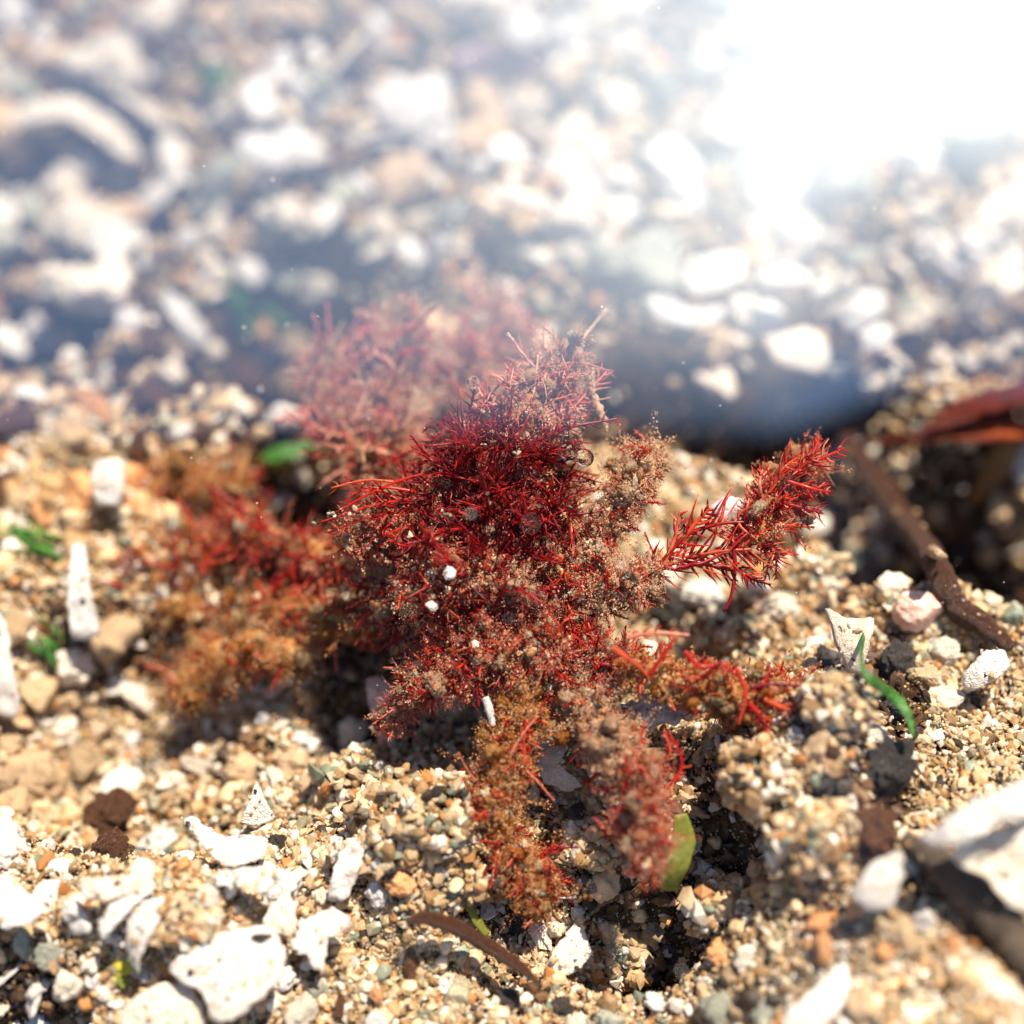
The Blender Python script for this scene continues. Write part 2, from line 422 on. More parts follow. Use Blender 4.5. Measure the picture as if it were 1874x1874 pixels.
def rotm(rng=RNG, n=None):
    if n is None:
        q = rng.normal(size=4); q /= np.linalg.norm(q)
        w_, x, y, z = q
        return np.array([[1-2*(y*y+z*z), 2*(x*y-z*w_), 2*(x*z+y*w_)], [2*(x*y+z*w_), 1-2*(x*x+z*z), 2*(y*z-x*w_)], [2*(x*z-y*w_), 2*(y*z+x*w_), 1-2*(x*x+y*y)]])
    q = rng.normal(size=(n, 4)); q /= np.linalg.norm(q, axis=1)[:, None]
    w_, x, y, z = q.T
    return np.stack([np.stack([1-2*(y*y+z*z), 2*(x*y-z*w_), 2*(x*z+y*w_)], -1), np.stack([2*(x*y+z*w_), 1-2*(x*x+z*z), 2*(y*z-x*w_)], -1), np.stack([2*(x*z-y*w_), 2*(y*z+x*w_), 1-2*(x*x+y*y)], -1)], 1)

def scatter(mb, centers, sizes, bases, aspect=(0.6, 1.3), rng=RNG):
    """many small pieces in one mesh"""
    n = len(centers)
    if n == 0: return
    pick = rng.integers(0, len(bases), n)
    for b, (bv, bf) in enumerate(bases):
        idx = np.where(pick == b)[0]
        if len(idx) == 0: continue
        sc = rng.uniform(aspect[0], aspect[1], (len(idx), 1, 3)) * np.asarray(sizes)[idx][:, None, None]
        vv = bv[None] * sc
        vv = np.einsum('nij,nkj->nki', rotm(rng, len(idx)), vv) + np.asarray(centers)[idx][:, None, :]
        ff = bf[None] + (np.arange(len(idx)) * len(bv))[:, None, None]
        mb.add(vv.reshape(-1, 3), ff.reshape(-1, 3))

def jag(seed, sub=0, j=0.25):
    r = np.random.default_rng(seed)
    v, f = ICO[sub]
    return v * r.uniform(1 - j, 1 + j, (len(v), 1)), f
GRAIN = [jag(k, 0, 0.42) for k in range(14)]
GRAVEL = [lump(100 + k, 2, 0.34, 6) for k in range(14)]
TETRA = [(np.array([(1, 1, 1), (1, -1, -1), (-1, 1, -1), (-1, -1, 1)], float) * 0.6, np.array([(0, 1, 2), (0, 3, 1), (0, 2, 3), (1, 3, 2)]))]

def spline(pts, n):
    pts = np.asarray(pts, float)
    if len(pts) == 2:
        t = np.linspace(0, 1, n)[:, None]
        return pts[0] * (1 - t) + pts[1] * t
    p = np.vstack([2 * pts[0] - pts[1], pts, 2 * pts[-1] - pts[-2]])
    out = []
    for t in np.linspace(0, len(pts) - 1 - 1e-9, n):
        i = int(t); u = t - i
        a, b, c, d = p[i], p[i + 1], p[i + 2], p[i + 3]
        out.append(0.5 * (2 * b + (c - a) * u + (2 * a - 5 * b + 4 * c - d) * u * u + (3 * b - a - 3 * c + d) * u ** 3))
    return np.array(out)

def tube(mb, pts, rad, sides=5, flat=None, lumpy=0.0, rng=RNG):
    pts = np.asarray(pts, float); n = len(pts)
    rad = np.broadcast_to(np.asarray(rad, float), (n,))
    tg = np.gradient(pts, axis=0)
    tg /= np.linalg.norm(tg, axis=1)[:, None] + 1e-12
    ref = np.array([0.31, 0.27, 0.91]) if flat is None else np.asarray(flat, float)
    a = np.cross(tg, ref); a /= np.linalg.norm(a, axis=1)[:, None] + 1e-9
    b = np.cross(tg, a)
    th = np.linspace(0, 2 * math.pi, sides, endpoint=False)
    kb = 1.0 if flat is None else 0.12
    rr = rad[:, None] * (1 + (rng.uniform(-lumpy, lumpy, (n, sides)) if lumpy else 0))
    ring = pts[:, None, :] + (a[:, None, :] * np.cos(th)[None, :, None] + kb * b[:, None, :] * np.sin(th)[None, :, None]) * rr[:, :, None]
    v = ring.reshape(-1, 3)
    i = np.arange(n - 1)[:, None] * sides; j = np.arange(sides)[None, :]; j2 = (j + 1) % sides
    f = np.stack([i + j, i + j2, i + sides + j2, i + sides + j], -1).reshape(-1, 4)
    mb.add(v, f)
    caps = []
    for k in range(1, sides - 1):
        caps.append((0, k + 1, k)); caps.append(((n - 1) * sides, (n - 1) * sides + k, (n - 1) * sides + k + 1))
    mb.f3.append(np.array(caps) + mb.n - len(v))

def body(mb, pts, rad, amp=0.35, freq=14, sides=20, n=40, seed=0):
    """a thick lumpy sleeve along a path, closed at both ends"""
    p = spline(pts, n)
    t = np.linspace(0, 1, n)
    r = np.interp(t, np.linspace(0, 1, len(rad)), rad) * np.sqrt(np.clip(np.minimum(t, 1 - t) * 14, 0.02, 1))
    tmp = MB(); tube(tmp, p, r, sides)
    v = tmp.v[0]
    c = np.repeat(p, sides, 0); rr = np.repeat(r, sides)
    off = Vector((seed * 3.7, seed * 1.3, 0.4))
    d = np.array([noise.fractal(Vector(q) * freq + off, 0.8, 2.2, 4) for q in v])
    g = np.array([noise.noise(Vector(q) * freq * 0.45 + off) for q in v])
    v = c + (v - c) * np.clip(0.85 + amp * (d * 1.5 + g * 1.6), 0.15, 2.2)[:, None]
    tmp.v[0] = v
    mb.v.append(v)
    for fl, dst in ((tmp.f3, mb.f3), (tmp.f4, mb.f4)):
        for f in fl: dst.append(f + mb.n)
    mb.n += len(v)
    return v, p, r

# ------------------------------------------------------------------ the sea bed
xs = np.concatenate([np.linspace(-14, -3.2, 28)[:-1], np.linspace(-3.2, 3.2, 330), np.linspace(3.2, 14, 28)[1:]])
ys = np.concatenate([np.linspace(-12, -2.0, 20)[:-1], np.linspace(-2.0, 4.5, 340), np.linspace(4.5, 14, 26)[1:]])
X, Y = np.meshgrid(xs, ys)
Z = height(X, Y) - 0.012 + 0.02 * vnoise(X, Y, 34, 8)
mb = MB()
nx = len(xs); ny = len(ys)
ii = (np.arange(ny - 1)[:, None] * nx + np.arange(nx - 1)[None, :]).ravel()
mb.add(np.stack([X, Y, Z], -1).reshape(-1, 3), np.stack([ii, ii + 1, ii + nx + 1, ii + nx], -1))
tag(link('sea_bed', mb.mesh('sea_bed', M['silt'])), 'dark silty floor of the tide pool under sand and gravel', kind='structure')

# water: swell shape made up so its reflected veil ends at the crest
yc = P(937, 782, 1.75)
prof = []
yb = P(937, 2080, 1.72)
prof.append((yb[1] - 0.25, -1.2))
for t in np.linspace(0, 1, 14):                      # made-up near face, from the bed up to the crest
    prof.append((yb[1] + (yc[1] - yb[1]) * t, yb[2] + (yc[2] - yb[2]) * t))
k0 = len(prof)
for t in np.linspace(0.02, 1, 30):
    d_ = t * 7.5
    prof.append((yc[1] + d_, yc[2] + d_ * math.tan(WAVE_TILT)))
prof = np.array(prof)
xw = np.concatenate([np.linspace(-6, -1.2, 20)[:-1], np.linspace(-1.2, 1.2, 90), np.linspace(1.2, 6, 20)[1:]])
XW, TW = np.meshgrid(xw, np.arange(len(prof)))
near = np.exp(-np.maximum(prof[:, 0] - yc[1], 0) / 0.12)
YW = prof[:, 0][:, None] + 0.03 * vnoise(xw, xw * 0, 1.1, 5)[None, :] + 0.085 * near[:, None] * sstep(0.30, 0.52, xw)[None, :]
ZW = prof[:, 1][:, None] + 0.004 * vnoise(XW, YW, 1.0, 6)
mb = MB()
nx = len(xw); ny = len(prof)
ii = (np.arange(ny - 1)[:, None] * nx + np.arange(nx - 1)[None, :]).ravel()
mb.add(np.stack([XW, YW + 0 * XW, ZW], -1).reshape(-1, 3), np.stack([ii, ii + 1, ii + nx + 1, ii + nx], -1))
wme = mb.mesh('water', M['water'])
wme.materials.append(M['made_up_face'])
fi = np.repeat((np.arange(ny - 1) < k0 - 1).astype(np.int32), nx - 1)
wme.polygons.foreach_set('material_index', fi)
tag(link('water', wme), 'clear rippled water surface shaped to carry the white sun glint and veil', kind='structure')

# ------------------------------------------------------------------ sand and small gravel (nobody could count it)
def px_cloud(n, x0, x1, y0, y1):
    px = RNG.uniform(x0, x1, n); py = RNG.uniform(y0, y1, n)
    return px, py

def ground_many(px, py):
    r = FWD[None] + RGT[None] * ((px - 937) / 937 * TF)[:, None] + UPV[None] * ((937 - py) / 937 * TF)[:, None]
    lo = np.full(len(px), 1.5); hi = np.full(len(px), 9.0)
    ds = np.linspace(1.5, 9, 90)
    f = np.stack([(CAM[2] + d * r[:, 2]) - height(CAM[0] + d * r[:, 0], CAM[1] + d * r[:, 1]) for d in ds], 1)
    k = np.argmax(f < 0, 1); k = np.clip(k, 1, len(ds) - 1)
    lo = ds[k - 1]; hi = ds[k]
    for _ in range(12):
        mid = (lo + hi) / 2
        g = (CAM[2] + mid * r[:, 2]) - height(CAM[0] + mid * r[:, 0], CAM[1] + mid * r[:, 1])
        lo = np.where(g > 0, mid, lo); hi = np.where(g > 0, hi, mid)
    d = (lo + hi) / 2
    return CAM[None] + d[:, None] * r, d

def sand_density(p):
    """hollows and shade patches stay bare so dark silt deepens their shade, sand on the rest"""
    h0 = np.zeros(len(p))
    for bx, by, rx, ry, hh in BUMPS[:BARE]:
        if hh < 0:
            q = ((p[:, 0] - bx) / rx) ** 2 + ((p[:, 1] - by) / ry) ** 2
            h0 = np.maximum(h0, np.exp(-q * q * 0.5) * min(1, -hh * 4.0))
    for bx, by, rx, ry, k in SHADE_PATCHES:
        q = ((p[:, 0] - bx) / rx) ** 2 + ((p[:, 1] - by) / ry) ** 2
        h0 = np.maximum(h0, k * np.exp(-q * q * 0.6))
    far = sstep(0.4, 1.0, p[:, 1])
    return np.clip(1.08 - h0 * 1.3 + 0.5 * vnoise(p[:, 0], p[:, 1], 5, 9) - far * (0.45 - 1.3 * vnoise(p[:, 0], p[:, 1], 3.2, 15)), 0.03, 1)

mb = MB()
for (n, x0, x1, y0, y1, s0, s1) in ((46000, -80, 1950, 1150, 1990, 3.2, 9), (8000, -80, 1950, 1150, 1990, 6, 14), (13000, -80, 1950, 700, 1150, 6, 13), (7000, -120, 1990, -150, 700, 9, 19),
                              (16000, -1100, -80, 300, 2700, 9, 20), (16000, 1950, 2970, 300, 2700, 9, 20), (12000, -80, 1950, 1990, 2800, 7, 16), (7000, -1300, -120, -150, 300, 12, 26), (7000, 1990, 3170, -150, 300, 12, 26)):
    px, py = px_cloud(n, x0, x1, y0, y1)
    p, d = ground_many(px, py)
    keep = RNG.uniform(0, 1, n) < sand_density(p)
    p, d = p[keep], d[keep]
    s = S(d) * (s0 + (s1 - s0) * RNG.uniform(0, 1, len(d)) ** 2.2)
    p = p + np.stack([0 * s, 0 * s, s * RNG.uniform(-0.3, 1.0, len(s))], -1)
    scatter(mb, p, s, GRAIN, (0.35, 1.45))
tag(link('sand', mb.mesh('sand', M['sand'], False)), 'coarse angular tan and white sand grains covering the pool floor', kind='stuff')

ROUND = [lump(700 + k, 1, 0.18, 3) for k in range(8)]
mb = MB()
for (n, x0, x1, y0, y1, s0, s1) in ((42000, -80, 1950, 1080, 1990, 1.8, 4.6), (10000, -80, 1950, 1150, 1990, 4, 10), (5000, -80, 1950, 700, 1150, 6, 13)):
    px, py = px_cloud(n, x0, x1, y0, y1)
    p, d = ground_many(px, py)
    keep = RNG.uniform(0, 1, n) < (0.35 + 0.65 * sand_density(p) if s1 < 5 else sand_density(p))
    p, d = p[keep], d[keep]
    s = S(d) * (s0 + (s1 - s0) * RNG.uniform(0, 1, len(d)) ** 2)
    p = p + np.stack([0 * s, 0 * s, s * RNG.uniform(-0.2, 1.3, len(s))], -1)
    scatter(mb, p, s, ROUND, (0.55, 1.25))
tag(link('fine_sand', mb.mesh('fine_sand', M['sand'])), 'fine worn sand between the coarse grains', kind='stuff')

mb = MB()
for (n, x0, x1, y0, y1, s0, s1) in ((900, -80, 1950, 1150, 1990, 11, 24), (900, -80, 1950, 650, 1150, 14, 28), (1100, -120, 1990, -150, 650, 16, 34), (1300, -1100, -120, -150, 2500, 18, 44), (1300, 1990, 2970, -150, 2500, 18, 44), (500, -80, 1950, 1990, 2700, 16, 36)):
    px, py = px_cloud(n, x0, x1, y0, y1)
    p, d = ground_many(px, py)
    keep = RNG.uniform(0, 1, n) < sand_density(p) * (0.55 if y0 > 1000 else 0.8)
    p, d = p[keep], d[keep]
    s = S(d) * (s0 + (s1 - s0) * RNG.uniform(0, 1, len(d)) ** 2.5)
    p[:, 2] += s * RNG.uniform(0.1, 0.7, len(s))
    scatter(mb, p, s, GRAVEL, (0.4, 1.35))
tag(link('gravel', mb.mesh('gravel', M['gravel'])), 'small mixed gravel bits strewn over the sand', kind='stuff')

# brown crumbs laid to darken the bare patches like shade
mb = MB()
px, py = px_cloud(16000, -60, 1930, 820, 1930)
p, d = ground_many(px, py)
keep = RNG.uniform(0, 1, len(d)) > sand_density(p) * 1.25 + 0.1
p, d = p[keep], d[keep]
s = S(d) * (3 + 14 * RNG.uniform(0, 1, len(d)) ** 3)
p[:, 2] += s * RNG.uniform(0, 0.8, len(s))
scatter(mb, p, s, GRAIN + GRAVEL[:4], (0.25, 1.5))
tag(link('shade_crumbs', mb.mesh('shade_crumbs', M['crumbs'], False)), 'dark brown crumbs laid in the hollows to deepen their shade', kind='stuff')

# ------------------------------------------------------------------ countable pebbles and shell chips, by copies
def chip_mesh(seed, material):
    """a broken curved piece of shell"""
    rng = np.random.default_rng(seed)
    k = 22
    th = np.linspace(0, 2 * math.pi, k, endpoint=False)
    nv = rng.integers(4, 7)
    an = np.sort(rng.uniform(0, 2 * math.pi, nv)); ra = rng.uniform(0.65, 1.15, nv)
    r = np.interp(th, np.concatenate([an - 2 * math.pi, an, an + 2 * math.pi]), np.tile(ra, 3)) + rng.normal(0, 0.035, k)
    out = np.stack([np.cos(th) * r, np.sin(th) * r * rng.uniform(0.45, 0.85)], -1)
    mb = MB()
    plate_mesh(mb, out, rng.uniform(0.10, 0.22), rng.uniform(0.15, 0.45), seed)
    return mb.mesh('shell_chip', material)

def plate_mesh(mb, out, thick, bow, seed, frame=None, rings=14, ripple=0.03):
    """curved plate from a closed outline (local x, y); z is the outer side"""
    k = len(out)
    c = out.mean(0)
    size = np.abs(out - c).max()
    smo = out.copy()
    for _ in range(6): smo = 0.5 * smo + 0.25 * np.roll(smo, 1, 0) + 0.25 * np.roll(smo, -1, 0)
    top = []; bot = []
    off = Vector((seed * 1.7, seed * 0.9, 0))
    for j in range(rings + 1):
        t = j / rings
        q = c + (smo + (out - smo) * t ** 5 - c) * t if j else np.repeat(c[None], k, 0)
        rr = np.linalg.norm((q - c) / size, axis=1)
        z = bow * size * (0.5 - rr ** 2 * 0.6) + 0.009 * size * np.sin(rr * 17 + seed) * (1 - 0.6 * t)
        z = z + np.array([noise.fractal(Vector((a[0] / size * 2.2, a[1] / size * 2.2, 0)) + off, 0.9, 2.0, 4) for a in q]) * ripple * size * 2
        edge = 1.0 if j < rings else 0.55
        top.append(np.column_stack([q, z + thick * size * 0.5 * edge])); bot.append(np.column_stack([q, z - thick * size * 0.5 * edge]))
    v = np.concatenate([np.concatenate(top), np.concatenate(bot)])
    if frame is not None:
        v = frame[0] + v[:, 0:1] * frame[1] + v[:, 1:2] * frame[2] + v[:, 2:3] * frame[3]
    f = []
    nb = (rings + 1) * k
    for j in range(rings):
        for i in range(k):
            a, b, c2, d = j * k + i, j * k + (i + 1) % k, (j + 1) * k + (i + 1) % k, (j + 1) * k + i
            f.append((a, d, c2, b)); f.append((nb + a, nb + b, nb + c2, nb + d))
    for i in range(k):
        a, b = rings * k + i, rings * k + (i + 1) % k
        f.append((a, nb + a, nb + b, b))
    mb.add(v, f)

def lump_mesh(seed, material, name, sub=3, **kw):
    kw.setdefault('rough', 0.32); kw.setdefault('cuts', 6)
    v, f = lump(seed, sub, **kw)
    mb = MB(); mb.add(v, f)
    return mb.mesh(name, material)

CHIPS = {}
for mk in ('whiteb', 'pale'):
    CHIPS[mk] = [chip_mesh(300 + 17 * k + len(mk), M[mk]) for k in range(7)] + [lump_mesh(340 + k, M[mk], 'shell_chip', rough=0.5, cuts=6) for k in range(6)]
STONES = {mk: [lump_mesh(400 + 13 * k + len(mk), M[mk], 'pebble') for k in range(5)] for mk in ('tan', 'grey', 'orange', 'dark', 'brown', 'pale')}

taken = [(880, 1000, 300), (900, 700, 230), (1350, 960, 150), (1250, 1250, 240), (960, 1450, 180), (1180, 1450, 110), (350, 1030, 170), (520, 1080, 160)]
def clear_of(px, py, r):
    return all((px - a) ** 2 + (py - b) ** 2 > (c * 0.9 + r) ** 2 for a, b, c in taken)

def place(me, name, px, py, r, label, cat, group, sink=0.35, flatten=None):
    p, d = G(px, py)
    o = bpy.data.objects.new(name, me)
    C.objects.link(o)
    s = r * S(d)
    o.location = p + np.array([0, 0, s * sink])
    o.rotation_euler = (RNG.uniform(-0.9, 0.9), RNG.uniform(-0.9, 0.9), RNG.uniform(0, 6.28))
    a = RNG.uniform(0.75, 1.25, 3)
    o.scale = (s * a[0], s * a[1], s * a[2] * (0.85 if flatten is None else flatten))
    return tag(o, label, cat, group)

def strew(n, x0, x1, y0, y1, r0, r1, kinds, where, gap=0.75, power=1.6):
    made = 0; tries = 0
    while made < n and tries < n * 40:
        tries += 1
        px, py = RNG.uniform(x0, x1), RNG.uniform(y0, y1)
        r = r0 + (r1 - r0) * RNG.uniform() ** power
        if not clear_of(px, py, r * 0.5): continue
        if any((px - a) ** 2 + (py - b) ** 2 < ((c + r) * gap) ** 2 for a, b, c in strewn): continue
        mk = kinds[RNG.integers(0, len(kinds))]
        strewn.append((px, py, r))
        if mk in CHIPS and not (mk == 'pale' and RNG.uniform() < 0.18):
            what = {'whiteb': 'white', 'pale': 'cream'}[mk]
            place(CHIPS[mk][RNG.integers(0, len(CHIPS[mk]))], 'shell_chip', px, py, r, f'{what} broken shell chip lying {where}', 'shell chip', f'{what} shell chips {where}')
        else:
            what = {'tan': 'tan', 'grey': 'grey-green', 'orange': 'orange-tan', 'dark': 'near-black', 'brown': 'dark brown', 'pale': 'pale cream rounded'}[mk]
            LOOSE.append((r, mk, px, py, f'{what} pebble lying {where}', f'{what} pebbles {where}'))
        made += 1

def lay_pebbles(most):
    """the largest pebbles as objects, the many small ones as one mesh"""
    LOOSE.sort(key=lambda q: -q[0])
    for r, mk, px, py, label, group in LOOSE[:most]:
        place(STONES[mk][RNG.integers(0, 5)], 'pebble', px, py, r, label, 'pebble', group)
    rest = LOOSE[most:]
    if rest:
        mb = MB()
        for r, mk, px, py, _a, _b in rest:
            p, d = G(px, py)
            scatter(mb, np.array([p + np.array([0, 0, 0.35 * r * S(d)])]), [r * S(d)], [lump(int(px * 7 + py) % 9999, 2, 0.25, 3)], (0.75, 1.2))
        tag(link('small_pebbles', mb.mesh('small_pebbles', M['gravel'])), 'many small mixed pebbles scattered between the larger ones', kind='stuff')
LOOSE = []
strewn = []
HERO = []                                            # filled below, before the strewing

# ------------------------------------------------------------------ hero pieces on the bed
def basis(n):
    n = np.asarray(n, float); n = n / np.linalg.norm(n)
    a = RGT - n * RGT.dot(n); a /= np.linalg.norm(a)
    b = np.cross(n, a)
    return n, a, b

def plate(name, outline, label, cat='shell', material='white', depth=None, lean=0.5, side=0.0, thick=0.08, bow=0.35, lift=0.02, seed=1, rag=0.012, ripple=0.03, group=None):
    """a curved piece whose outline is given in photograph pixels; it lies on the bed at the
    outline's centre, its face turned between straight up (lean 0) and the camera (lean 1)"""
    out = np.asarray(outline, float)
    c = out.mean(0)
    o0, d = (P(c[0], c[1], depth), depth) if depth else G(c[0], c[1], lift + 0.025)
    n = (1 - lean) * np.array([0, 0, 1.0]) - lean * FWD + side * RGT
    n, a, b = basis(n)
    k = 44
    o2 = np.vstack([out, out[:1]])
    seg = np.linalg.norm(np.diff(o2, axis=0), axis=1); cum = np.concatenate([[0], np.cumsum(seg)])
    t = np.linspace(0, cum[-1], k, endpoint=False)
    q = np.column_stack([np.interp(t, cum, o2[:, 0]), np.interp(t, cum, o2[:, 1])])
    q = 0.5 * q + 0.25 * np.roll(q, 1, 0) + 0.25 * np.roll(q, -1, 0)
    q += np.random.default_rng(seed).normal(0, rag * np.ptp(out, axis=0).mean(), q.shape)
    loc = []
    for x, y in q:
        r = ray(x, y)
        tt = (o0 - CAM).dot(n) / r.dot(n)
        w_ = CAM + tt * r - o0
        loc.append((w_.dot(a), w_.dot(b)))
    mb = MB()
    plate_mesh(mb, np.array(loc), thick, bow, seed, (o0, a, b, n), ripple=ripple)
    HERO.append((c[0], c[1], np.ptp(out, axis=0).mean() * 0.45))
    vt = np.concatenate(mb.v)[:15 * 44]
    ob = tag(build(mb, name, M[material], o0, unit=0.1), label, cat, group)
    if c[1] > 880 and 'shell' in name:              # sand sticking to it
        m_ = 24
        i = np.random.default_rng(seed).integers(44 * 3, len(vt), m_)
        sc_ = S(d) * (1.3 + 5.5 * RNG.uniform(0, 1, m_) ** 3)
        g = MB(); scatter(g, vt[i] + RNG.normal(0, 3 * S(d), (m_, 3)), sc_, GRAIN, (0.5, 1.3))
        tag(build(g, 'stuck_sand', M['sand'], o0, ob, smooth=False, unit=0.1), kind='stuff')
    return ob

def stone(name, px, py, rx, ry, label, cat='pebble', material='tan', seed=1, rot=0.0, lift=0.3, depth=None, rough=0.25, cuts=3, group=None, sub=4):
    p, d = (P(px, py, depth), depth) if depth else G(px, py)
    s = S(d)
    v, f = lump(seed, sub, rough, cuts)
    c, sn = math.cos(rot), math.sin(rot)
    A = RGT * c + UPV * sn; B = UPV * c - RGT * sn
    rz = (rx * ry) ** 0.5 * 0.85
    mb = MB(); mb.add(p + (v[:, 0:1] * A * rx + v[:, 1:2] * B * ry + v[:, 2:3] * FWD * rz) * s + np.array([0, 0, lift * ry * s]), f)
    HERO.append((px, py, max(rx, ry)))
    return tag(build(mb, name, M[material], p, unit=0.1), label, cat, group)

def gpath(pts, lift=0.02):
    """photograph pixels (x, y[, depth]) -> points on the bed or at that depth"""
    out = []
    for q in pts:
        out.append(P(*q) if len(q) == 3 else G(q[0], q[1], lift)[0])
    return np.array(out)

def strand(name, pts, rad, label, cat, material, flat=None, lift=0.02, sides=10, n=40, lumpy=0.06, group=None, span=False):
    if span:                                         # it bridges the hollows between its two ends
        d0, d1 = G(*pts[0], lift)[1], G(*pts[-1], lift)[1]
        pts = [(q[0], q[1], min(G(*q, lift)[1], 1 / (1 / d0 + (1 / d1 - 1 / d0) * k / (len(pts) - 1)))) for k, q in enumerate(pts)]
    w_ = gpath(pts, lift)
    p = spline(w_, n)
    d = (p - CAM) @ FWD
    r = np.interp(np.linspace(0, 1, n), np.linspace(0, 1, len(rad)), rad) * S(d)
    mb = MB(); tube(mb, p, r, sides, flat, lumpy)
    for q in pts: HERO.append((q[0], q[1], max(rad)))
    ob = tag(build(mb, name, M[material], w_[0], unit=0.1), label, cat, group)
    if name in ('brown_twig', 'shade_band'):            # sand and silt on the twig's bark and the shade band
        m_ = 90
        i = RNG.integers(0, n, m_)
        dr = RNG.normal(0, 1, (m_, 3)) + np.array([0, -0.6, 0.9]); dr /= np.linalg.norm(dr, axis=1)[:, None]
        g = MB(); scatter(g, p[i] + dr * (r[i] * 0.98)[:, None] + RNG.normal(0, 2 * S(d[i])[:, None], (m_, 3)), S(d[i]) * (1.5 + 6 * RNG.uniform(0, 1, m_) ** 3), GRAIN, (0.5, 1.3))
        tag(build(g, 'stuck_sand', M['sand'], w_[0], ob, smooth=False, unit=0.1), kind='stuff')
    return ob

exec_heroes = True
# bottom left: large white shells
bigshell = plate('broken_shell', [(300, 1772), (395, 1708), (490, 1690), (526, 1730), (520, 1780), (480, 1830), (420, 1874), (385, 1868), (372, 1815), (335, 1800)],
      'large smooth white broken shell with a dark spot near the bottom left', lean=0.62, thick=0.10, bow=0.32, lift=0.10, seed=3, material='white')
def depth_on(o, px, py):
    from mathutils.bvhtree import BVHTree
    bv = BVHTree.FromPolygons([tuple(v.co) for v in o.data.vertices], [tuple(p.vertices) for p in o.data.polygons])
    r = ray(px, py)
    hit = bv.ray_cast((Vector(CAM) - o.location) * 10, Vector(r).normalized())
    return (np.array(hit[0]) * 0.1 + np.array(o.location) - CAM).dot(FWD) if hit[0] is not None else G(px, py)[1]
stone('dark_crumb', 478, 1714, 22, 7, 'tiny dark maroon crumb on the large white broken shell', 'crumb', 'dark', 5, 0.1, depth=depth_on(bigshell, 478, 1714) - 0.004, lift=0)
plate('broken_shell', [(225, 1840), (290, 1798), (345, 1800), (370, 1830), (380, 1890), (215, 1890)], 'cream shell with rusty stains tucked under the large white shell', lean=0.6, bow=0.4, lift=0.04, seed=4, material='pale')
plate('broken_shell', [(243, 1650), (300, 1640), (298, 1690), (262, 1755), (250, 1790), (240, 1740)], 'curved white shell rim standing left of the large white shell', lean=0.9, side=-0.3, bow=0.5, lift=0.06, seed=5)
plate('broken_shell', [(180, 1690), (215, 1640), (275, 1605), (282, 1625), (235, 1670), (185, 1725)], 'narrow white shell splinter above the curved white rim', lean=0.7, bow=0.3, lift=0.05, seed=6, material='whiteb')
plate('broken_shell', [(140, 1605), (185, 1608), (270, 1600), (276, 1620), (200, 1650), (150, 1640)], 'thin translucent shell flake left of the sandy mound', lean=0.6, bow=0.4, lift=0.04, seed=7, material='pale')
plate('broken_shell', [(-30, 1600), (20, 1600), (60, 1640), (88, 1660), (60, 1690), (10, 1700), (-30, 1690)], 'bright white shell cut by the left edge, lower part', lean=0.6, bow=0.4, lift=0.08, seed=8, material='whiteb')
plate('broken_shell', [(332, 1500), (352, 1492), (412, 1532), (490, 1530), (488, 1570), (430, 1590), (395, 1576), (365, 1540)], 'white shell with a pointed arm lying on pale sand', lean=0.55, bow=0.3, lift=0.07, seed=9, material='whiteb')
plate('broken_shell', [(470, 1428), (486, 1462), (506, 1498), (470, 1512), (440, 1508), (455, 1470)], 'white triangular shell tooth standing on the sand', lean=0.9, bow=0.3, lift=0.05, seed=10, material='whiteb', thick=0.16)
plate('broken_shell', [(380, 1600), (430, 1585), (520, 1600), (500, 1625), (440, 1630), (390, 1620)], 'ragged white shell crust below the pointed-arm shell', lean=0.55, bow=0.2, lift=0.05, seed=12, rag=0.05, material='white')
plate('broken_shell', [(552, 1685), (580, 1660), (610, 1670), (645, 1672), (640, 1700), (600, 1720), (590, 1780), (560, 1760), (530, 1730)], 'jagged white shell plate right of the large white shell', lean=0.6, bow=0.25, lift=0.06, seed=13, rag=0.045)
plate('broken_shell', [(500, 1650), (530, 1630), (545, 1690), (528, 1715), (490, 1700), (478, 1690)], 'pale pink-white shell leaf behind the large white shell', lean=0.7, bow=0.3, lift=0.06, seed=14, material='pale')
ps = plate('barnacle_plate', [(598, 1650), (605, 1612), (625, 1555), (650, 1540), (668, 1552), (655, 1600), (636, 1648)], 'white ribbed barnacle plate with a row of pits', 'barnacle plate', lean=0.8, bow=0.35, lift=0.06, seed=15, thick=0.14, ripple=0.09)
plate('broken_shell', [(605, 1530), (628, 1532), (620, 1575), (606, 1580)], 'small white shell sliver beside the ribbed barnacle plate', lean=0.7, lift=0.05, seed=16, material='whiteb')
for k, (x, y, rx, ry, mk, lb) in enumerate((
        (95, 1755, 30, 26, 'grey', 'pale grey-green rounded pebble left of the large white shell'),
        (48, 1735, 18, 36, 'grey', 'slim pale green upright pebble near the left edge'),
        (125, 1800, 34, 32, 'pale', 'pinkish translucent pebble below the pale grey-green one'),
        (195, 1820, 17, 14, 'pale', 'small clear pebble beside the yellow-green weed scrap'),
        (172, 1795, 15, 18, 'whiteb', 'small bright white pebble beside the pinkish translucent one'))):
    stone('pebble', x, y, rx, ry, lb, 'pebble', mk, 50 + k)
stone('weed_scrap', 226, 1772, 20, 17, 'bright yellow-green weed scrap in the bottom left corner', 'weed', 'yellow', 61, rough=0.45)
stone('weed_scrap', 222, 1800, 16, 18, 'darker olive weed scrap under the yellow-green one', 'weed', 'olive', 62, rough=0.45)
stone('seed_nodule', 205, 1500, 36, 40, 'round rust-brown nodule on a dark stalk standing in pale sand', 'nodule', 'brown', 63, lift=0.5, rough=0.5, cuts=0)
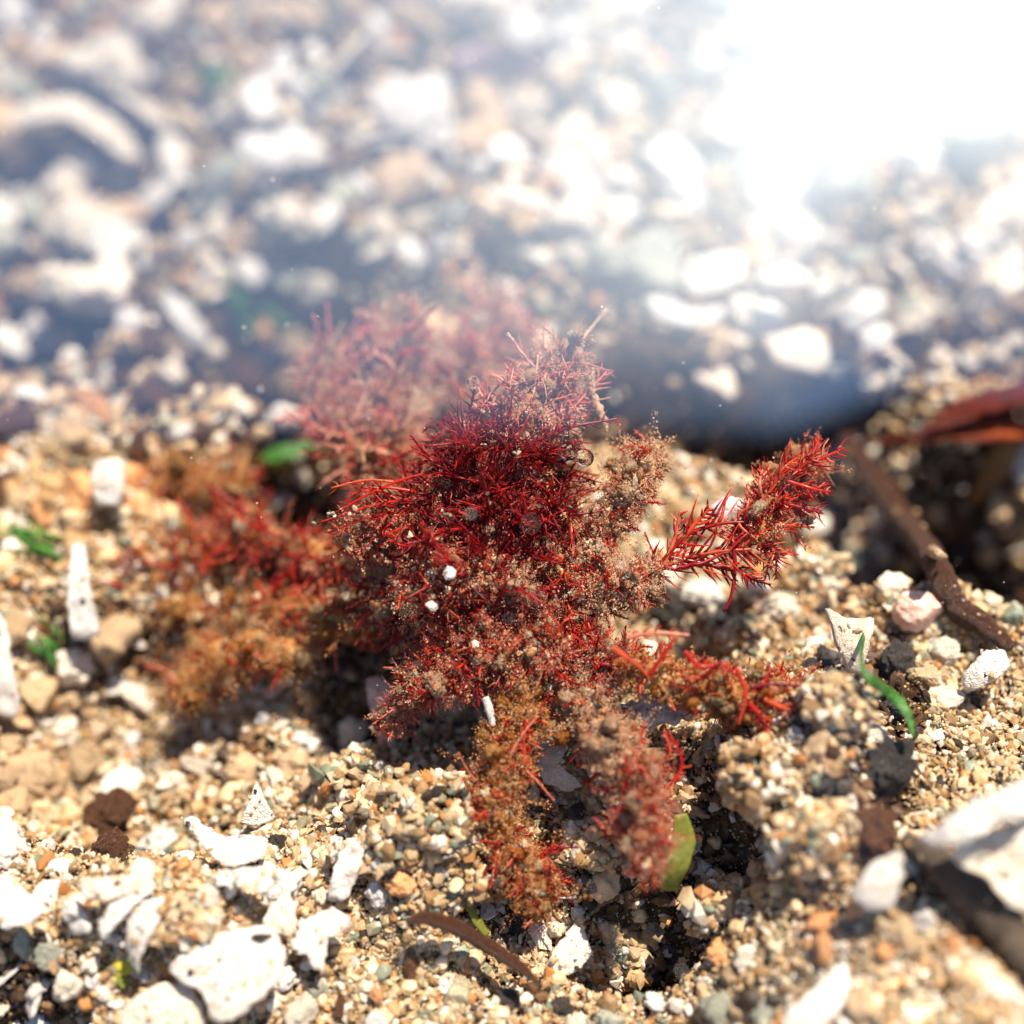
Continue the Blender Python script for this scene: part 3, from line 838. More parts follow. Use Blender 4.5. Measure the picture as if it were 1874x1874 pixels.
stone('nodule_base', 208, 1565, 32, 36, 'dark brown lump under the round rust-brown nodule', 'lump', 'brown', 64, rough=0.4, cuts=1)
# left edge, out of focus
plate('shell_shard', [(135, 990), (158, 1000), (172, 1090), (185, 1165), (150, 1172), (130, 1165), (128, 1080)], 'tall slender white shell shard standing beside green weed at left', lean=0.95, bow=0.3, lift=0.14, seed=20, material='whiteb', thick=0.16)
plate('shell_shard', [(-20, 1100), (15, 1140), (40, 1280), (30, 1320), (-20, 1300)], 'blurred bright white shard cut by the left edge at mid height', lean=0.95, bow=0.3, lift=0.1, seed=21, material='whiteb')
plate('shell_shard', [(172, 845), (200, 838), (228, 845), (228, 900), (215, 925), (178, 925), (168, 890)], 'squarish white shell block standing above the left seaweed arm', lean=0.9, bow=0.3, lift=0.1, seed=22, material='whiteb', thick=0.3)
stone('pebble', 527, 785, 34, 26, 'shiny white pebble on top of the green and yellow leaf', 'pebble', 'whiteb', 71, lift=1.2)
plate('leaf_scrap', [(470, 838), (500, 820), (560, 808), (575, 818), (555, 838), (500, 850)], 'dark green leaf scrap under a shiny white pebble', 'leaf', 'green', lean=0.6, bow=0.4, lift=0.08, seed=23, thick=0.04)
plate('leaf_scrap', [(482, 840), (530, 838), (534, 850), (515, 862), (484, 856)], 'bright yellow leaf scrap just below the dark green one', 'leaf', 'yellow', lean=0.8, bow=0.2, lift=0.08, seed=24, thick=0.05)
stone('pebble', 556, 880, 17, 30, 'cream teardrop pebble hanging over the dark hollow beside the yellow leaf', 'pebble', 'pale', 72, lift=0.8)
for k, (pts, lb) in enumerate(((((0, 960), (40, 985), (90, 1000), (125, 1030)), 'blurred green weed wisp along the left edge beside the slender shard'),
                               (((60, 1150), (95, 1185), (120, 1215), (110, 1240)), 'dull green weed wisp below the slender white shard'),
                               (((350, 130), (400, 150), (440, 120)), 'soft green weed wisp in the blurred upper left gravel'),
                               (((570, -10), (590, 40), (600, 70)), 'green weed wisp at the top edge left of centre'),
                               (((410, 510), (440, 560), (500, 590), (540, 570)), 'dark green weed wisp in the blurred hollow left of the seaweed'))):
    w_ = gpath(pts, 0.05)
    sc_ = S((w_ - CAM) @ FWD).mean()
    mb = MB()
    for q in range(9):                               # a wisp of thin torn blades
        jit = RNG.normal(0, 13 * sc_, (len(w_), 3)) + RNG.normal(0, 8 * sc_, 3)
        c_ = spline(w_ + jit, 22)
        lo_ = RNG.integers(0, 8); c_ = c_[lo_:lo_ + RNG.integers(10, 15)]
        m_ = len(c_)
        tube(mb, c_, RNG.uniform(4, 10) * sc_ * np.sin(np.linspace(0.15, 3.0, m_)) ** 0.7, 6, -FWD + RNG.normal(0, 0.5, 3), 0.2)
    HERO.append((pts[1][0], pts[1][1], 24))
    tag(build(mb, 'green_weed', M['green'], w_[0]), lb, 'weed')
strand('purple_weed', [(830, 120), (880, 105), (950, 125), (1000, 110)], (18, 30, 26, 10), 'dull purple weed ribbon at the top centre', 'weed', 'purple', flat=-FWD, lift=0.06)
# background white pieces
for k, (ol, lb, mk) in enumerate((
        ([(0, 225), (60, 195), (140, 190), (215, 225), (262, 285), (235, 305), (180, 250), (90, 225), (10, 250)], 'large blurred cream arched shell at the upper left', 'pale'),
        ([(665, 150), (690, 170), (720, 140), (755, 165), (800, 130), (826, 150), (815, 210), (770, 250), (720, 245), (680, 205)], 'large blurred white toothed shell at the top centre', 'whiteb'),
        ([(295, 530), (330, 545), (385, 610), (372, 640), (345, 625), (300, 565)], 'blurred white rod-shaped shell left of the seaweed', 'whiteb'),
        ([(1175, 545), (1200, 540), (1265, 575), (1330, 560), (1320, 590), (1260, 610), (1200, 590)], 'white angular shell shard right above the seaweed', 'whiteb'),
        ([(1540, 560), (1580, 525), (1625, 535), (1620, 570), (1570, 610), (1540, 600)], 'white oval shell under the sun glint at right', 'whiteb'),
        ([(1570, 610), (1610, 590), (1640, 605), (1620, 640), (1580, 645)], 'smaller white oval shell below the other oval shell at right', 'whiteb'),
        ([(430, 470), (470, 475), (490, 505), (465, 530), (435, 510)], 'small bright shell in the green weed hollow', 'whiteb'),
        ([(730, 430), (760, 440), (790, 480), (760, 490), (725, 465)], 'small white shell tooth above the seaweed', 'whiteb'),
        ([(900, 340), (960, 355), (1020, 375), (1000, 390), (930, 375), (890, 360)], 'flat cream shell sliver above the seaweed', 'pale'),
        ([(640, 310), (665, 325), (690, 350), (675, 355), (650, 335)], 'thin white shell splinter up left of the seaweed', 'whiteb'),
        ([(430, 250), (480, 245), (525, 260), (525, 310), (480, 310), (440, 290)], 'blurred white broad shell at the upper left centre', 'whiteb'),
        ([(210, 570), (250, 560), (270, 590), (240, 610), (215, 600)], 'bluish white shell beside the rod-shaped shell', 'whiteb'),
        ([(1380, 500), (1430, 490), (1490, 500), (1480, 525), (1400, 525)], 'flat pale shell right of the angular shard', 'pale'),
        ([(1395, 620), (1480, 600), (1530, 640), (1500, 690), (1420, 670)], 'broad pale sand-coloured shell below the sun glint', 'pale'),
        ([(920, 30), (970, 20), (1000, 60), (960, 95), (925, 75)], 'blurred white shell at the top edge right of centre', 'whiteb'))):
    plate('background_shell', ol, lb, material=mk, lean=0.75, bow=0.5, lift=0.12, seed=30 + k, thick=0.2, rag=0.012)
stone('pebble', 395, 660, 20, 17, 'small pale ring-like pebble with an orange centre left of the seaweed', 'pebble', 'pale', 81, lift=1.4)
# right side
plate('rust_blade', [(1600, 808), (1680, 788), (1740, 758), (1810, 722), (1990, 690), (1990, 812), (1880, 815), (1740, 814)], 'rust-orange seaweed blade reaching in from the right edge', 'seaweed blade', 'kelp', lean=0.75, bow=0.15, lift=0.13, seed=50, thick=0.03, ripple=0.06)
plate('rust_blade', [(1700, 762), (1770, 730), (1850, 706), (1990, 670), (1990, 735), (1850, 748), (1760, 766)], 'dark maroon seaweed fold behind the rust-orange blade at the right edge', 'seaweed blade', 'mtissue', lean=0.6, bow=0.2, lift=0.2, seed=71, thick=0.05, ripple=0.06)
strand('brown_twig', [(1545, 800), (1600, 880), (1660, 960), (1715, 1040), (1745, 1105), (1800, 1145), (1850, 1185)], (16, 24, 26, 24, 24, 22, 12), 'reddish-brown bent twig running down the right side', 'twig', 'twig', lift=0.05, lumpy=0.14, sides=12, n=60, span=True)
strand('twig_stub', [(1690, 1000), (1712, 1012), (1730, 1020)], (12, 11, 5), 'short pale stub beside the reddish-brown twig', 'twig', 'tan', lift=0.12)
strand('ochre_stem', [(1852, 790), (1830, 840), (1800, 890), (1780, 920)], (20, 26, 20, 10), 'ochre seaweed stem below the rust-orange blade', 'seaweed stem', 'ochre', lift=0.08, lumpy=0.1)
stone('pebble', 1868, 850, 32, 42, 'bright cream pebble cut by the right edge below the rust blade', 'pebble', 'whiteb', 84)
stone('pink_shell', 1672, 1140, 44, 38, 'rounded pink shell above the green thread', 'shell', 'pink', 85, rough=0.12, cuts=1, lift=0.8)
plate('broken_shell', [(1760, 1235), (1800, 1190), (1840, 1188), (1852, 1215), (1820, 1245), (1770, 1268)], 'smooth white shell tip right of the pebble cluster', lean=0.8, bow=0.5, lift=0.08, seed=51, material='whiteb', thick=0.25)
for k, (x, y, rx, ry, mk, lb) in enumerate((
        (1725, 1205, 34, 30, 'pale', 'cream pebble under the rounded pink shell'),
        (1720, 1285, 40, 24, 'pale', 'pale flat pebble at the foot of the pebble cluster'),
        (1690, 1245, 26, 24, 'tan', 'tan pebble in the middle of the pebble cluster'),
        (1640, 1220, 30, 38, 'dark', 'dark mottled pebble between the green thread and the pebble cluster'),
        (1640, 1300, 24, 20, 'dark', 'black crumb in the hollow right of the green thread'),
        (1600, 1350, 26, 20, 'pale', 'white pebble at the lower end of the green thread'),
        (1540, 1030, 40, 34, 'grey', 'grey-green translucent pebble right of the feathery frond'),
        (1605, 1020, 22, 32, 'pale', 'cream oval pebble left of the brown twig'),
        (1470, 1020, 46, 40, 'tan', 'tan lump with a hole under the right red tuft'),
        (1220, 1118, 32, 34, 'dark', 'black pebble below the feathery red frond'),
        (1630, 1080, 30, 26, 'pale', 'pale pebble above the rounded pink shell'),
        (1290, 1095, 50, 26, 'whiteb', 'bright white pebble directly under the feathery red frond'),
        (1420, 1120, 40, 30, 'pale', 'cream pebble right below the hanging red stem'))):
    stone('pebble', x, y, rx, ry, lb, 'pebble', mk, 90 + k, lift=0.35)
plate('shell_spire', [(1510, 1110), (1550, 1135), (1600, 1130), (1590, 1165), (1575, 1240), (1550, 1230), (1525, 1180)], 'pale pinkish conical shell left of the green thread', lean=0.8, bow=0.6, lift=0.08, seed=52, material='pale', thick=0.25)
strand('green_thread', [(1582, 1160), (1576, 1200), (1590, 1240), (1630, 1270), (1660, 1305), (1672, 1350)], (6, 9, 10, 11, 10, 4), 'bright green curving thread of weed among the pebbles at right', 'weed', 'green', flat=-FWD + RGT * 0.3, lift=0.13, lumpy=0.2, sides=8, n=30)
plate('broken_shell', [(1455, 950), (1500, 938), (1520, 950), (1515, 975), (1470, 975)], 'small white shell behind the right red tuft', lean=0.8, bow=0.4, lift=0.12, seed=53, material='whiteb', thick=0.2)
plate('pearly_flake', [(1300, 925), (1330, 908), (1370, 915), (1372, 940), (1340, 955), (1308, 945)], 'iridescent pink and green flake above the feathery frond', 'flake', 'pearl', depth=3.05, lean=0.9, bow=0.5, seed=54)
stone('bark_chunk', 1610, 1420, 68, 54, 'dark brown craggy chunk at the lower right', 'bark', 'dark', 120, rough=0.5, cuts=6, lift=0.2)
stone('brown_lump', 1590, 1530, 52, 60, 'brown lump above the small white shell tooth', 'lump', 'brown', 121, rough=0.5, lift=0.0)
plate('broken_shell', [(1555, 1640), (1590, 1580), (1650, 1555), (1655, 1580), (1635, 1660), (1590, 1668)], 'small white shell tooth with an orange side at the lower right', lean=0.85, bow=0.4, lift=0.08, seed=55, material='white', thick=0.2)
plate('broken_shell', [(1685, 1525), (1740, 1490), (1810, 1450), (1920, 1400), (1920, 1475), (1820, 1512), (1740, 1548), (1700, 1550)], 'large blurred white shell rim at the lower right edge', lean=0.8, bow=0.4, lift=0.2, seed=56, material='whiteb', thick=0.09, rag=0.016, ripple=0.06)
plate('broken_shell', [(1725, 1556), (1790, 1530), (1860, 1508), (1930, 1490), (1930, 1700), (1860, 1668), (1815, 1612), (1770, 1590)], 'blurred pale shell with brown stain under the large rim at lower right', lean=0.75, bow=-0.35, lift=0.14, seed=57, material='pale', thick=0.05, rag=0.018, ripple=0.08)
strand('shade_band', [(1655, 1535), (1740, 1600), (1830, 1690), (1930, 1800)], (16, 30, 42, 40, 46), 'blurred grey-brown band standing in for shade, slanting into the lower right corner', 'shade_strip', 'shade_bar', lift=0.06, sides=16, lumpy=0.13)  # dark band added in place of the shade under the shell rim
plate('broken_shell', [(1440, 1850), (1500, 1800), (1545, 1760), (1560, 1790), (1545, 1830), (1500, 1885), (1430, 1890)], 'blurred white shell shard on the bottom edge right of centre', lean=0.75, bow=0.4, lift=0.1, seed=58, material='whiteb')
plate('broken_shell', [(1770, 1740), (1830, 1790), (1890, 1830), (1890, 1850), (1810, 1820)], 'blurred pale shell sliver in the lower right corner', lean=0.7, bow=0.4, lift=0.08, seed=59, material='pale')
stone('pebble', 1505, 1745, 30, 28, 'orange-brown pebble above the white shard on the bottom edge', 'pebble', 'orange', 122)
# bottom centre
strand('curved_twig', [(745, 1690), (775, 1680), (830, 1695), (890, 1730), (945, 1765), (985, 1800)], (7, 13, 15, 14, 12, 5), 'dark brown curved twig on the sand at the bottom centre', 'twig', 'twig', lift=0.11, lumpy=0.12)
plate('broken_shell', [(988, 1790), (1010, 1740), (1050, 1690), (1068, 1700), (1085, 1745), (1060, 1775), (1010, 1795)], 'cream triangular shell with an orange tip at the bottom centre', lean=0.75, bow=0.4, lift=0.06, seed=60, material='pale')
for k, (x, y, rx, ry, mk, lb) in enumerate((
        (930, 1832, 24, 24, 'dark', 'black pebble below the dark curved twig'),
        (1030, 1845, 24, 20, 'dark', 'black pebble below the cream triangular shell'),
        (985, 1705, 18, 16, 'pink', 'pinkish pebble above the dark curved twig end'),
        (945, 1690, 22, 26, 'dark', 'dark pebble above the middle of the curved twig'),
        (1280, 1672, 22, 24, 'orange', 'orange-red pebble below the olive blade'),
        (740, 1622, 34, 24, 'orange', 'ochre angular pebble above the dark curved twig'),
        (755, 1770, 16, 32, 'brown', 'dark reddish-brown flake right of the jagged white plate'),
        (690, 1640, 20, 30, 'whiteb', 'white pebble left of the ochre angular pebble'),
        (620, 1850, 14, 30, 'brown', 'dark brown seed husk on the bottom edge'),
        (1200, 1840, 26, 22, 'whiteb', 'white rounded pebble on the bottom edge'),
        (780, 1500, 24, 22, 'whiteb', 'white quartz grain on top of the sandy mound left of centre'),
        (770, 1440, 20, 14, 'pale', 'cream flat grain on the far side of the sandy mound'),
        (1370, 1760, 28, 26, 'pale', 'cream pebble in the blurred sand right of bottom centre'),
        (640, 1345, 34, 30, 'pale', 'pinkish white round pebble left of the orange shell'))):
    stone('pebble', x, y, rx, ry, lb, 'pebble', mk, 130 + k, lift=0.3)
strand('olive_blade', [(1245, 1490), (1250, 1540), (1232, 1590), (1225, 1630)], (12, 24, 28, 14), 'olive green blade hanging beside the lower right red arm', 'weed', 'olive', flat=-FWD, lift=0.12)
strand('yellow_thread', [(850, 1640), (870, 1680), (893, 1712)], (6, 9, 6), 'yellow-green weed thread above the dark curved twig', 'weed', 'olive', flat=-FWD + RGT * 0.7, lift=0.05, lumpy=0.35, sides=7, n=20)
plate('orange_shell', [(668, 1245), (690, 1235), (725, 1260), (735, 1300), (720, 1360), (700, 1375), (685, 1320)], 'glossy orange-pink shell left below the seaweed', lean=0.85, bow=0.7, lift=0.10, seed=61, material='pink', thick=0.2)
strand('white_needle', [(888, 1276, 2.86), (896, 1300, 2.86), (902, 1328, 2.86)], (7, 8, 5), 'short white needle stuck in the lower part of the seaweed', 'needle', 'whiteb')
plate('cream_shell', [(975, 1350), (1010, 1335), (1040, 1370), (1020, 1400), (1070, 1440), (1040, 1450), (990, 1430)], 'glowing cream shell between the two lower seaweed arms', lean=0.7, bow=0.4, lift=0.06, seed=62, material='pale', thick=0.2)
plate('cream_shell', [(1120, 1290), (1180, 1270), (1230, 1290), (1290, 1290), (1260, 1320), (1200, 1330), (1150, 1340)], 'white knobbly shell under the lower right seaweed arm', lean=0.6, bow=0.4, lift=0.06, seed=63, material='whiteb', thick=0.2, rag=0.05, ripple=0.12)

for k, (x, y, rx, ry, lb) in enumerate((
        (765, 1515, 105, 80, 'big crusted clump of pale sand left of the lower seaweed arms'),
        (1430, 1430, 105, 62, 'wide crusted sand clump below the right end of the lower right arm'),
        (1490, 1550, 66, 72, 'crusted sand clump hanging over the dark hollow at the lower right'),
        (1535, 1300, 56, 46, 'grey-green sand clump left of the green thread'),
        (1335, 1180, 70, 36, 'small sand clump between the feathery frond and the lower right arm'),
        (1330, 1660, 80, 45, 'low sand clump right of the dark hollow at the bottom'),
        (830, 1615, 60, 36, 'small sand clump under the big crusted clump'),
        (1085, 1560, 52, 40, 'dark sand clump between the two lower seaweed arms'),
        (650, 1440, 60, 46, 'sand clump in the shade left of the big crusted clump'),
        (1110, 1760, 80, 46, 'grey sand clump right of the cream triangular shell'),
        (330, 1690, 66, 40, 'sand clump between the white shell rim and the large white shell'),
        (1480, 1060, 60, 40, 'sand clump under the right red tuft'))):
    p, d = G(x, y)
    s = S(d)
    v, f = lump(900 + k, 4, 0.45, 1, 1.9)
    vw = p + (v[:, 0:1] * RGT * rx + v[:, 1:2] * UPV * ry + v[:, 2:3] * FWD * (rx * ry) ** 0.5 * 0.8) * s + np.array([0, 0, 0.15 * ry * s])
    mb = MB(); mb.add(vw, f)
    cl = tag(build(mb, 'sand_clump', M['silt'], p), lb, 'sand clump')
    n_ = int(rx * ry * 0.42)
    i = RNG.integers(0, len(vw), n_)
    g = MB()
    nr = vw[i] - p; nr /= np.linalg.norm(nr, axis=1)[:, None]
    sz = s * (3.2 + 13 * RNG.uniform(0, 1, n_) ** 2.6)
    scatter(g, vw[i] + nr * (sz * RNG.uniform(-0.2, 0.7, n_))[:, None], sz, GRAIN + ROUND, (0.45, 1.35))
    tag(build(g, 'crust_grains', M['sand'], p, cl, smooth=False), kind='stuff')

taken += [(a, b, c * 0.9) for a, b, c in HERO]
BACK = ['pale', 'pale', 'whiteb', 'pale', 'tan', 'pale', 'grey', 'whiteb', 'pale', 'whiteb', 'tan', 'pale', 'grey', 'pale', 'whiteb']
strew(125, -80, 640, -120, 560, 20, 80, BACK, 'in the blurred gravel at the upper left', 0.5)
strew(125, 640, 1260, -120, 520, 20, 72, BACK, 'in the blurred gravel above the seaweed', 0.5)
strew(110, 1260, 1960, -120, 720, 20, 68, BACK, 'in the hazy gravel at the upper right', 0.5)
strew(55, -60, 560, 600, 1000, 18, 50, ['pale', 'tan', 'tan', 'whiteb', 'orange', 'brown'], 'on the blurred ground left of the seaweed', 0.65)
strew(45, -60, 640, 1150, 1480, 16, 50, ['pale', 'tan', 'pale', 'whiteb', 'tan'], 'on the soft sand at the lower left', 0.65)
strew(30, 1480, 1900, 820, 1120, 14, 34, ['brown', 'dark', 'tan', 'pale'], 'in the dark hollow at the right', 0.7)
strew(60, 1080, 1560, 1000, 1480, 12, 30, ['pale', 'tan', 'whiteb', 'grey', 'tan', 'dark'], 'among the lower right seaweed arms', 0.7)
strew(70, 1100, 1920, 1480, 1920, 12, 34, ['pale', 'tan', 'tan', 'whiteb', 'grey', 'orange'], 'on the sand at the lower right', 0.7)
strew(46, -40, 700, 1540, 1900, 14, 44, ['whiteb', 'pale', 'whiteb'], 'among the white shells at the bottom left', 0.6)
strew(80, -40, 1100, 1480, 1920, 9, 24, ['pale', 'tan', 'whiteb', 'grey', 'dark', 'orange'], 'on the sharp sand at the bottom', 0.75)

lay_pebbles(225)

# ------------------------------------------------------------------ the red seaweed
WEED0, _ = G(890, 1120)
weed = empty('red_seaweed', WEED0, 'bushy dark red feathery seaweed dusted with tan fuzz and sand, spread over the middle', 'seaweed')
NV = -FWD

def needle(mb, a, dirv, length, r, bend, sides=4, n=5):
    dirv = dirv / (np.linalg.norm(dirv) + 1e-9)
    t = np.linspace(0, 1, n)[:, None]
    wg = np.cross(dirv, RNG.normal(0, 1, 3)) * length * 0.07
    pts = a + dirv * length * t + bend * length * t * t + wg * np.sin(t * RNG.uniform(3, 6))
    tube(mb, pts, r * np.array([1, 0.95, 0.85, 0.65, 0.25])[:n], sides)
    return pts

def feather(mb, pts, lens, n=26, plane=NV, ang=52, r=2.2, sub=0, jitter=0.12, curl=0.35, both=True, scale=None):
    """a feathery frond: an axis and two rows of branchlets that curve towards its tip"""
    p = spline(pts, 40)
    s = S((p - CAM) @ FWD).mean() if scale is None else scale
    tube(mb, p, np.linspace(r * 1.7, r * 0.8, 40) * s, 6, lumpy=0.08)
    tg = np.gradient(p, axis=0); tg /= np.linalg.norm(tg, axis=1)[:, None]
    for k in range(n):
        t = (k + 0.5) / n
        i = int(t * 39)
        L = np.interp(t, np.linspace(0, 1, len(lens)), lens) * s
        for sg in ((1, -1) if both else (1,)):
            if RNG.uniform() < 0.13: continue
            ax = tg[i]
            sd = np.cross(plane, ax); sd /= np.linalg.norm(sd) + 1e-9
            a_ = R(ang) + RNG.normal(0, jitter)
            dv = ax * math.cos(a_) + sg * sd * math.sin(a_) + plane * RNG.normal(0, 0.22)
            ll = L * RNG.uniform(0.6, 1.2)
            q = needle(mb, p[i] + RNG.normal(0, 0.3 * s, 3), dv, ll, r * RNG.uniform(0.6, 1.0) * s, ax * curl * RNG.uniform(0.5, 1.6) + RNG.normal(0, 0.13, 3))
            if sub:
                for j in range(sub):
                    u = (j + 0.8) / (sub + 0.6)
                    b0 = q[0] + (q[-1] - q[0]) * u
                    b0 = np.array([np.interp(u, np.linspace(0, 1, 5), q[:, c]) for c in range(3)])
                    for s2 in (1, -1):
                        d2 = dv * 0.75 + s2 * np.cross(plane, dv) * 0.75 + plane * RNG.normal(0, 0.2)
                        needle(mb, b0, d2, ll * 0.38 * (1.1 - u * 0.6) * RNG.uniform(0.7, 1.2), r * 0.6 * s, dv * 0.25, 3)

def tuft(mb, c, nrm, n, L, r, spread=0.9, sub=2):
    """needles bursting out of one point"""
    for _ in range(n):
        d = nrm + RNG.normal(0, spread, 3)
        d /= np.linalg.norm(d)
        l = L * RNG.uniform(0.5, 1.2)
        q = needle(mb, c, d, l, r, RNG.normal(0, 0.42, 3))
        for _s in range(sub):
            u = RNG.uniform(0.3, 0.85)
            b = np.array([np.interp(u, np.linspace(0, 1, 5), q[:, k]) for k in range(3)])
            needle(mb, b, d + RNG.normal(0, 0.6, 3), l * 0.42, r * 0.7, d * 0.2, 3)

def cloud_on(v, n, off, jit):
    k = max(6, n // 110)                             # part of it hangs in little tendrils
    cen = v.reshape(-1, 20, 3).mean(1).repeat(20, 0)
    hub = RNG.integers(0, len(v), k)
    dr = v[hub] - cen[hub]; dr /= np.linalg.norm(dr, axis=1)[:, None] + 1e-9
    dr = dr + RNG.normal(0, 0.5, (k, 3))
    ln = jit * RNG.uniform(0.6, 3.8, k)
    i = RNG.integers(0, len(v), n)
    out = v[i] + RNG.normal(0, jit, (n, 3))
    m = int(n * 0.62)
    h = RNG.integers(0, k, m)
    u = RNG.uniform(0, 1, m)
    out[:m] = v[hub[h]] + dr[h] * (ln[h] * u)[:, None] + RNG.normal(0, 1, (m, 3)) * (jit * (0.55 - 0.3 * u))[:, None]
    return out + NV * off

CLOT = [lump(800 + k, 2, 0.8, 0, 2.8) for k in range(10)]

def core_free(p, k):
    """the dark crimson heart stays nearly free of silt"""
    c = P(905, 925, 2.95)
    q = p - c
    along = q @ FWD
    rr_ = np.linalg.norm(q - along[:, None] * FWD, axis=1)
    return p[~((rr_ < 88 * S(2.95)) & (RNG.uniform(0, 1, len(p)) < k))]

def branch(path, rads, tissue, red, redn, rlen, fuzz, fuzzn, fjit=9, grains=60, nneed=1, rr=1.7, amp=0.4, label=None, hairs=0, clots=None):
    """one arm: lumpy body, red branchlets, fuzz and stuck grains"""
    w_ = np.array([P(*q) for q in path])
    s = S(np.mean([q[2] for q in path]))
    mb = MB()
    v, p, r = body(mb, w_, np.array(rads) * s * (0.78 if redn > 600 else 0.5), amp, 13, seed=len(BR))
    br = build(mb, 'branch', M[tissue], WEED0, weed)
    if label: br['label'] = label
    BR.append(br)
    mb = MB()
    cc = np.repeat(p, 20, 0)
    for _ in range(int(redn * 0.75)):
        i = RNG.integers(0, len(v))
        nrm = v[i] - cc[i]; nrm = nrm / (np.linalg.norm(nrm) + 1e-9)
        nrm = nrm + NV * 0.35
        tuft(mb, v[i] + RNG.normal(0, 2 * s, 3), nrm / np.linalg.norm(nrm), nneed, rlen * s * RNG.uniform(0.6, 1.3), rr * s, 0.55)
    for _ in range(int(redn * 0.22)):                # small feathery sprigs
        i = RNG.integers(0, len(v))
        nrm = v[i] - cc[i]; nrm = nrm / (np.linalg.norm(nrm) + 1e-9) + RNG.normal(0, 0.45, 3)
        nrm /= np.linalg.norm(nrm)
        l = rlen * s * RNG.uniform(1.0, 2.3)
        bend = RNG.normal(0, 0.35, 3)
        q = [cc[i] + (v[i] - cc[i]) * 0.6, v[i] + nrm * l * 0.5, v[i] + nrm * l + bend * l * 0.7]
        pl = np.cross(nrm, RNG.normal(0, 1, 3)); pl = pl / np.linalg.norm(pl) + NV * 0.6
        ll = l / s * 0.36
        feather(mb, q, (ll * 0.7, ll, ll * 0.8, ll * 0.3), RNG.integers(6, 11), pl, RNG.uniform(38, 58), rr * 0.95, 0, 0.22, RNG.uniform(0.1, 0.4), scale=s)
    if redn: build(mb, 'fine_branchlets', M[red], WEED0, br)
    mb = MB()
    fuzzn = int(fuzzn * 1.7)
    fp = core_free(cloud_on(v, fuzzn, 2 * s, fjit * 1.1 * s), 0.85)
    scatter(mb, fp, s * (0.7 + 1.6 * RNG.uniform(0, 1, len(fp)) ** 2), TETRA, (0.5, 1.6))
    for _ in range(hairs + 260):
        i = RNG.integers(0, len(v)); nrm = v[i] - cc[i]
        needle(mb, v[i], nrm / (np.linalg.norm(nrm) + 1e-9) + RNG.normal(0, 0.4, 3), RNG.uniform(10, 30) * s, 0.7 * s, RNG.normal(0, 0.4, 3), 3)
    tag(build(mb, 'fuzz', M[fuzz], WEED0, br, smooth=False), kind='stuff')
    nc = int(clots if clots is not None else fuzzn / 24)
    mb = MB()
    cp = core_free(cloud_on(v, nc, 1 * s, fjit * 0.75 * s), 0.8)
    scatter(mb, cp, s * (3.0 + 8.5 * RNG.uniform(0, 1, len(cp)) ** 2.6), CLOT, (0.4, 1.6))
    tag(build(mb, 'silt_clots', M[fuzz + '_clot'], WEED0, br), kind='stuff')
    if grains:
        mb = MB()
        gp = core_free(cloud_on(v, grains, 5 * s, 7 * s), 0.6)
        scatter(mb, gp, s * (1.8 + 6.0 * RNG.uniform(0, 1, len(gp)) ** 3.2), GRAIN, (0.6, 1.3))
        tag(build(mb, 'stuck_grains', M['sand'], WEED0, br, smooth=False), kind='stuff')
    return br
BR = []

# the heart of the plant: a maroon mass
branch([(860, 790, 3.10), (900, 880, 3.06), (900, 980, 3.05), (860, 1090, 3.02), (890, 1190, 3.02)], (95, 150, 165, 140, 95), 'mtissue', 'crimson', 800, 52, 'redfuzz', 20000, 13, 2600, 2, rr=2.2, amp=0.3)
branch([(720, 900, 3.16), (690, 1000, 3.14), (720, 1090, 3.10), (790, 1160, 3.05)], (60, 80, 85, 60), 'mtissue', 'crimson', 260, 42, 'fuzz', 12000, 12, 900, 2, amp=0.3)
branch([(1000, 850, 3.04), (1030, 960, 3.02), (1020, 1080, 2.98), (960, 1190, 2.96)], (45, 60, 65, 50), 'mtissue', 'red', 220, 42, 'fuzz', 7000, 10, 600, 2, amp=0.3)
# sand-crusted lower front
branch([(740, 1090, 2.98), (800, 1080, 2.94), (880, 1060, 2.92), (960, 1090, 2.92)], (40, 50, 48, 35), 'tissue', 'red', 110, 34, 'fuzz', 13000, 11, 900, 2)
branch([(790, 1210, 2.98), (860, 1190, 2.94), (950, 1190, 2.92), (1040, 1210, 2.92)], (55, 70, 75, 60), 'mtissue', 'red', 240, 32, 'redfuzz', 16000, 12, 700, 2)
# upper left, further back
branch([(690, 880, 3.30), (640, 780, 3.36), (600, 690, 3.42), (585, 650, 3.44)], (55, 60, 50, 28), 'tissue', 'rosy', 150, 44, 'fuzz', 10000, 13, 120, 2, rr=2.6)
branch([(730, 850, 3.30), (720, 740, 3.36), (730, 640, 3.42), (745, 570, 3.46)], (45, 55, 55, 35), 'tissue', 'rosy', 150, 44, 'fuzz', 10000, 13, 120, 2, rr=2.6)
branch([(860, 760, 3.40), (860, 680, 3.50), (880, 610, 3.58), (930, 580, 3.62)], (40, 60, 62, 40), 'tissue', 'rosy', 150, 44, 'fuzz', 10000, 13, 120, 2, rr=2.6)
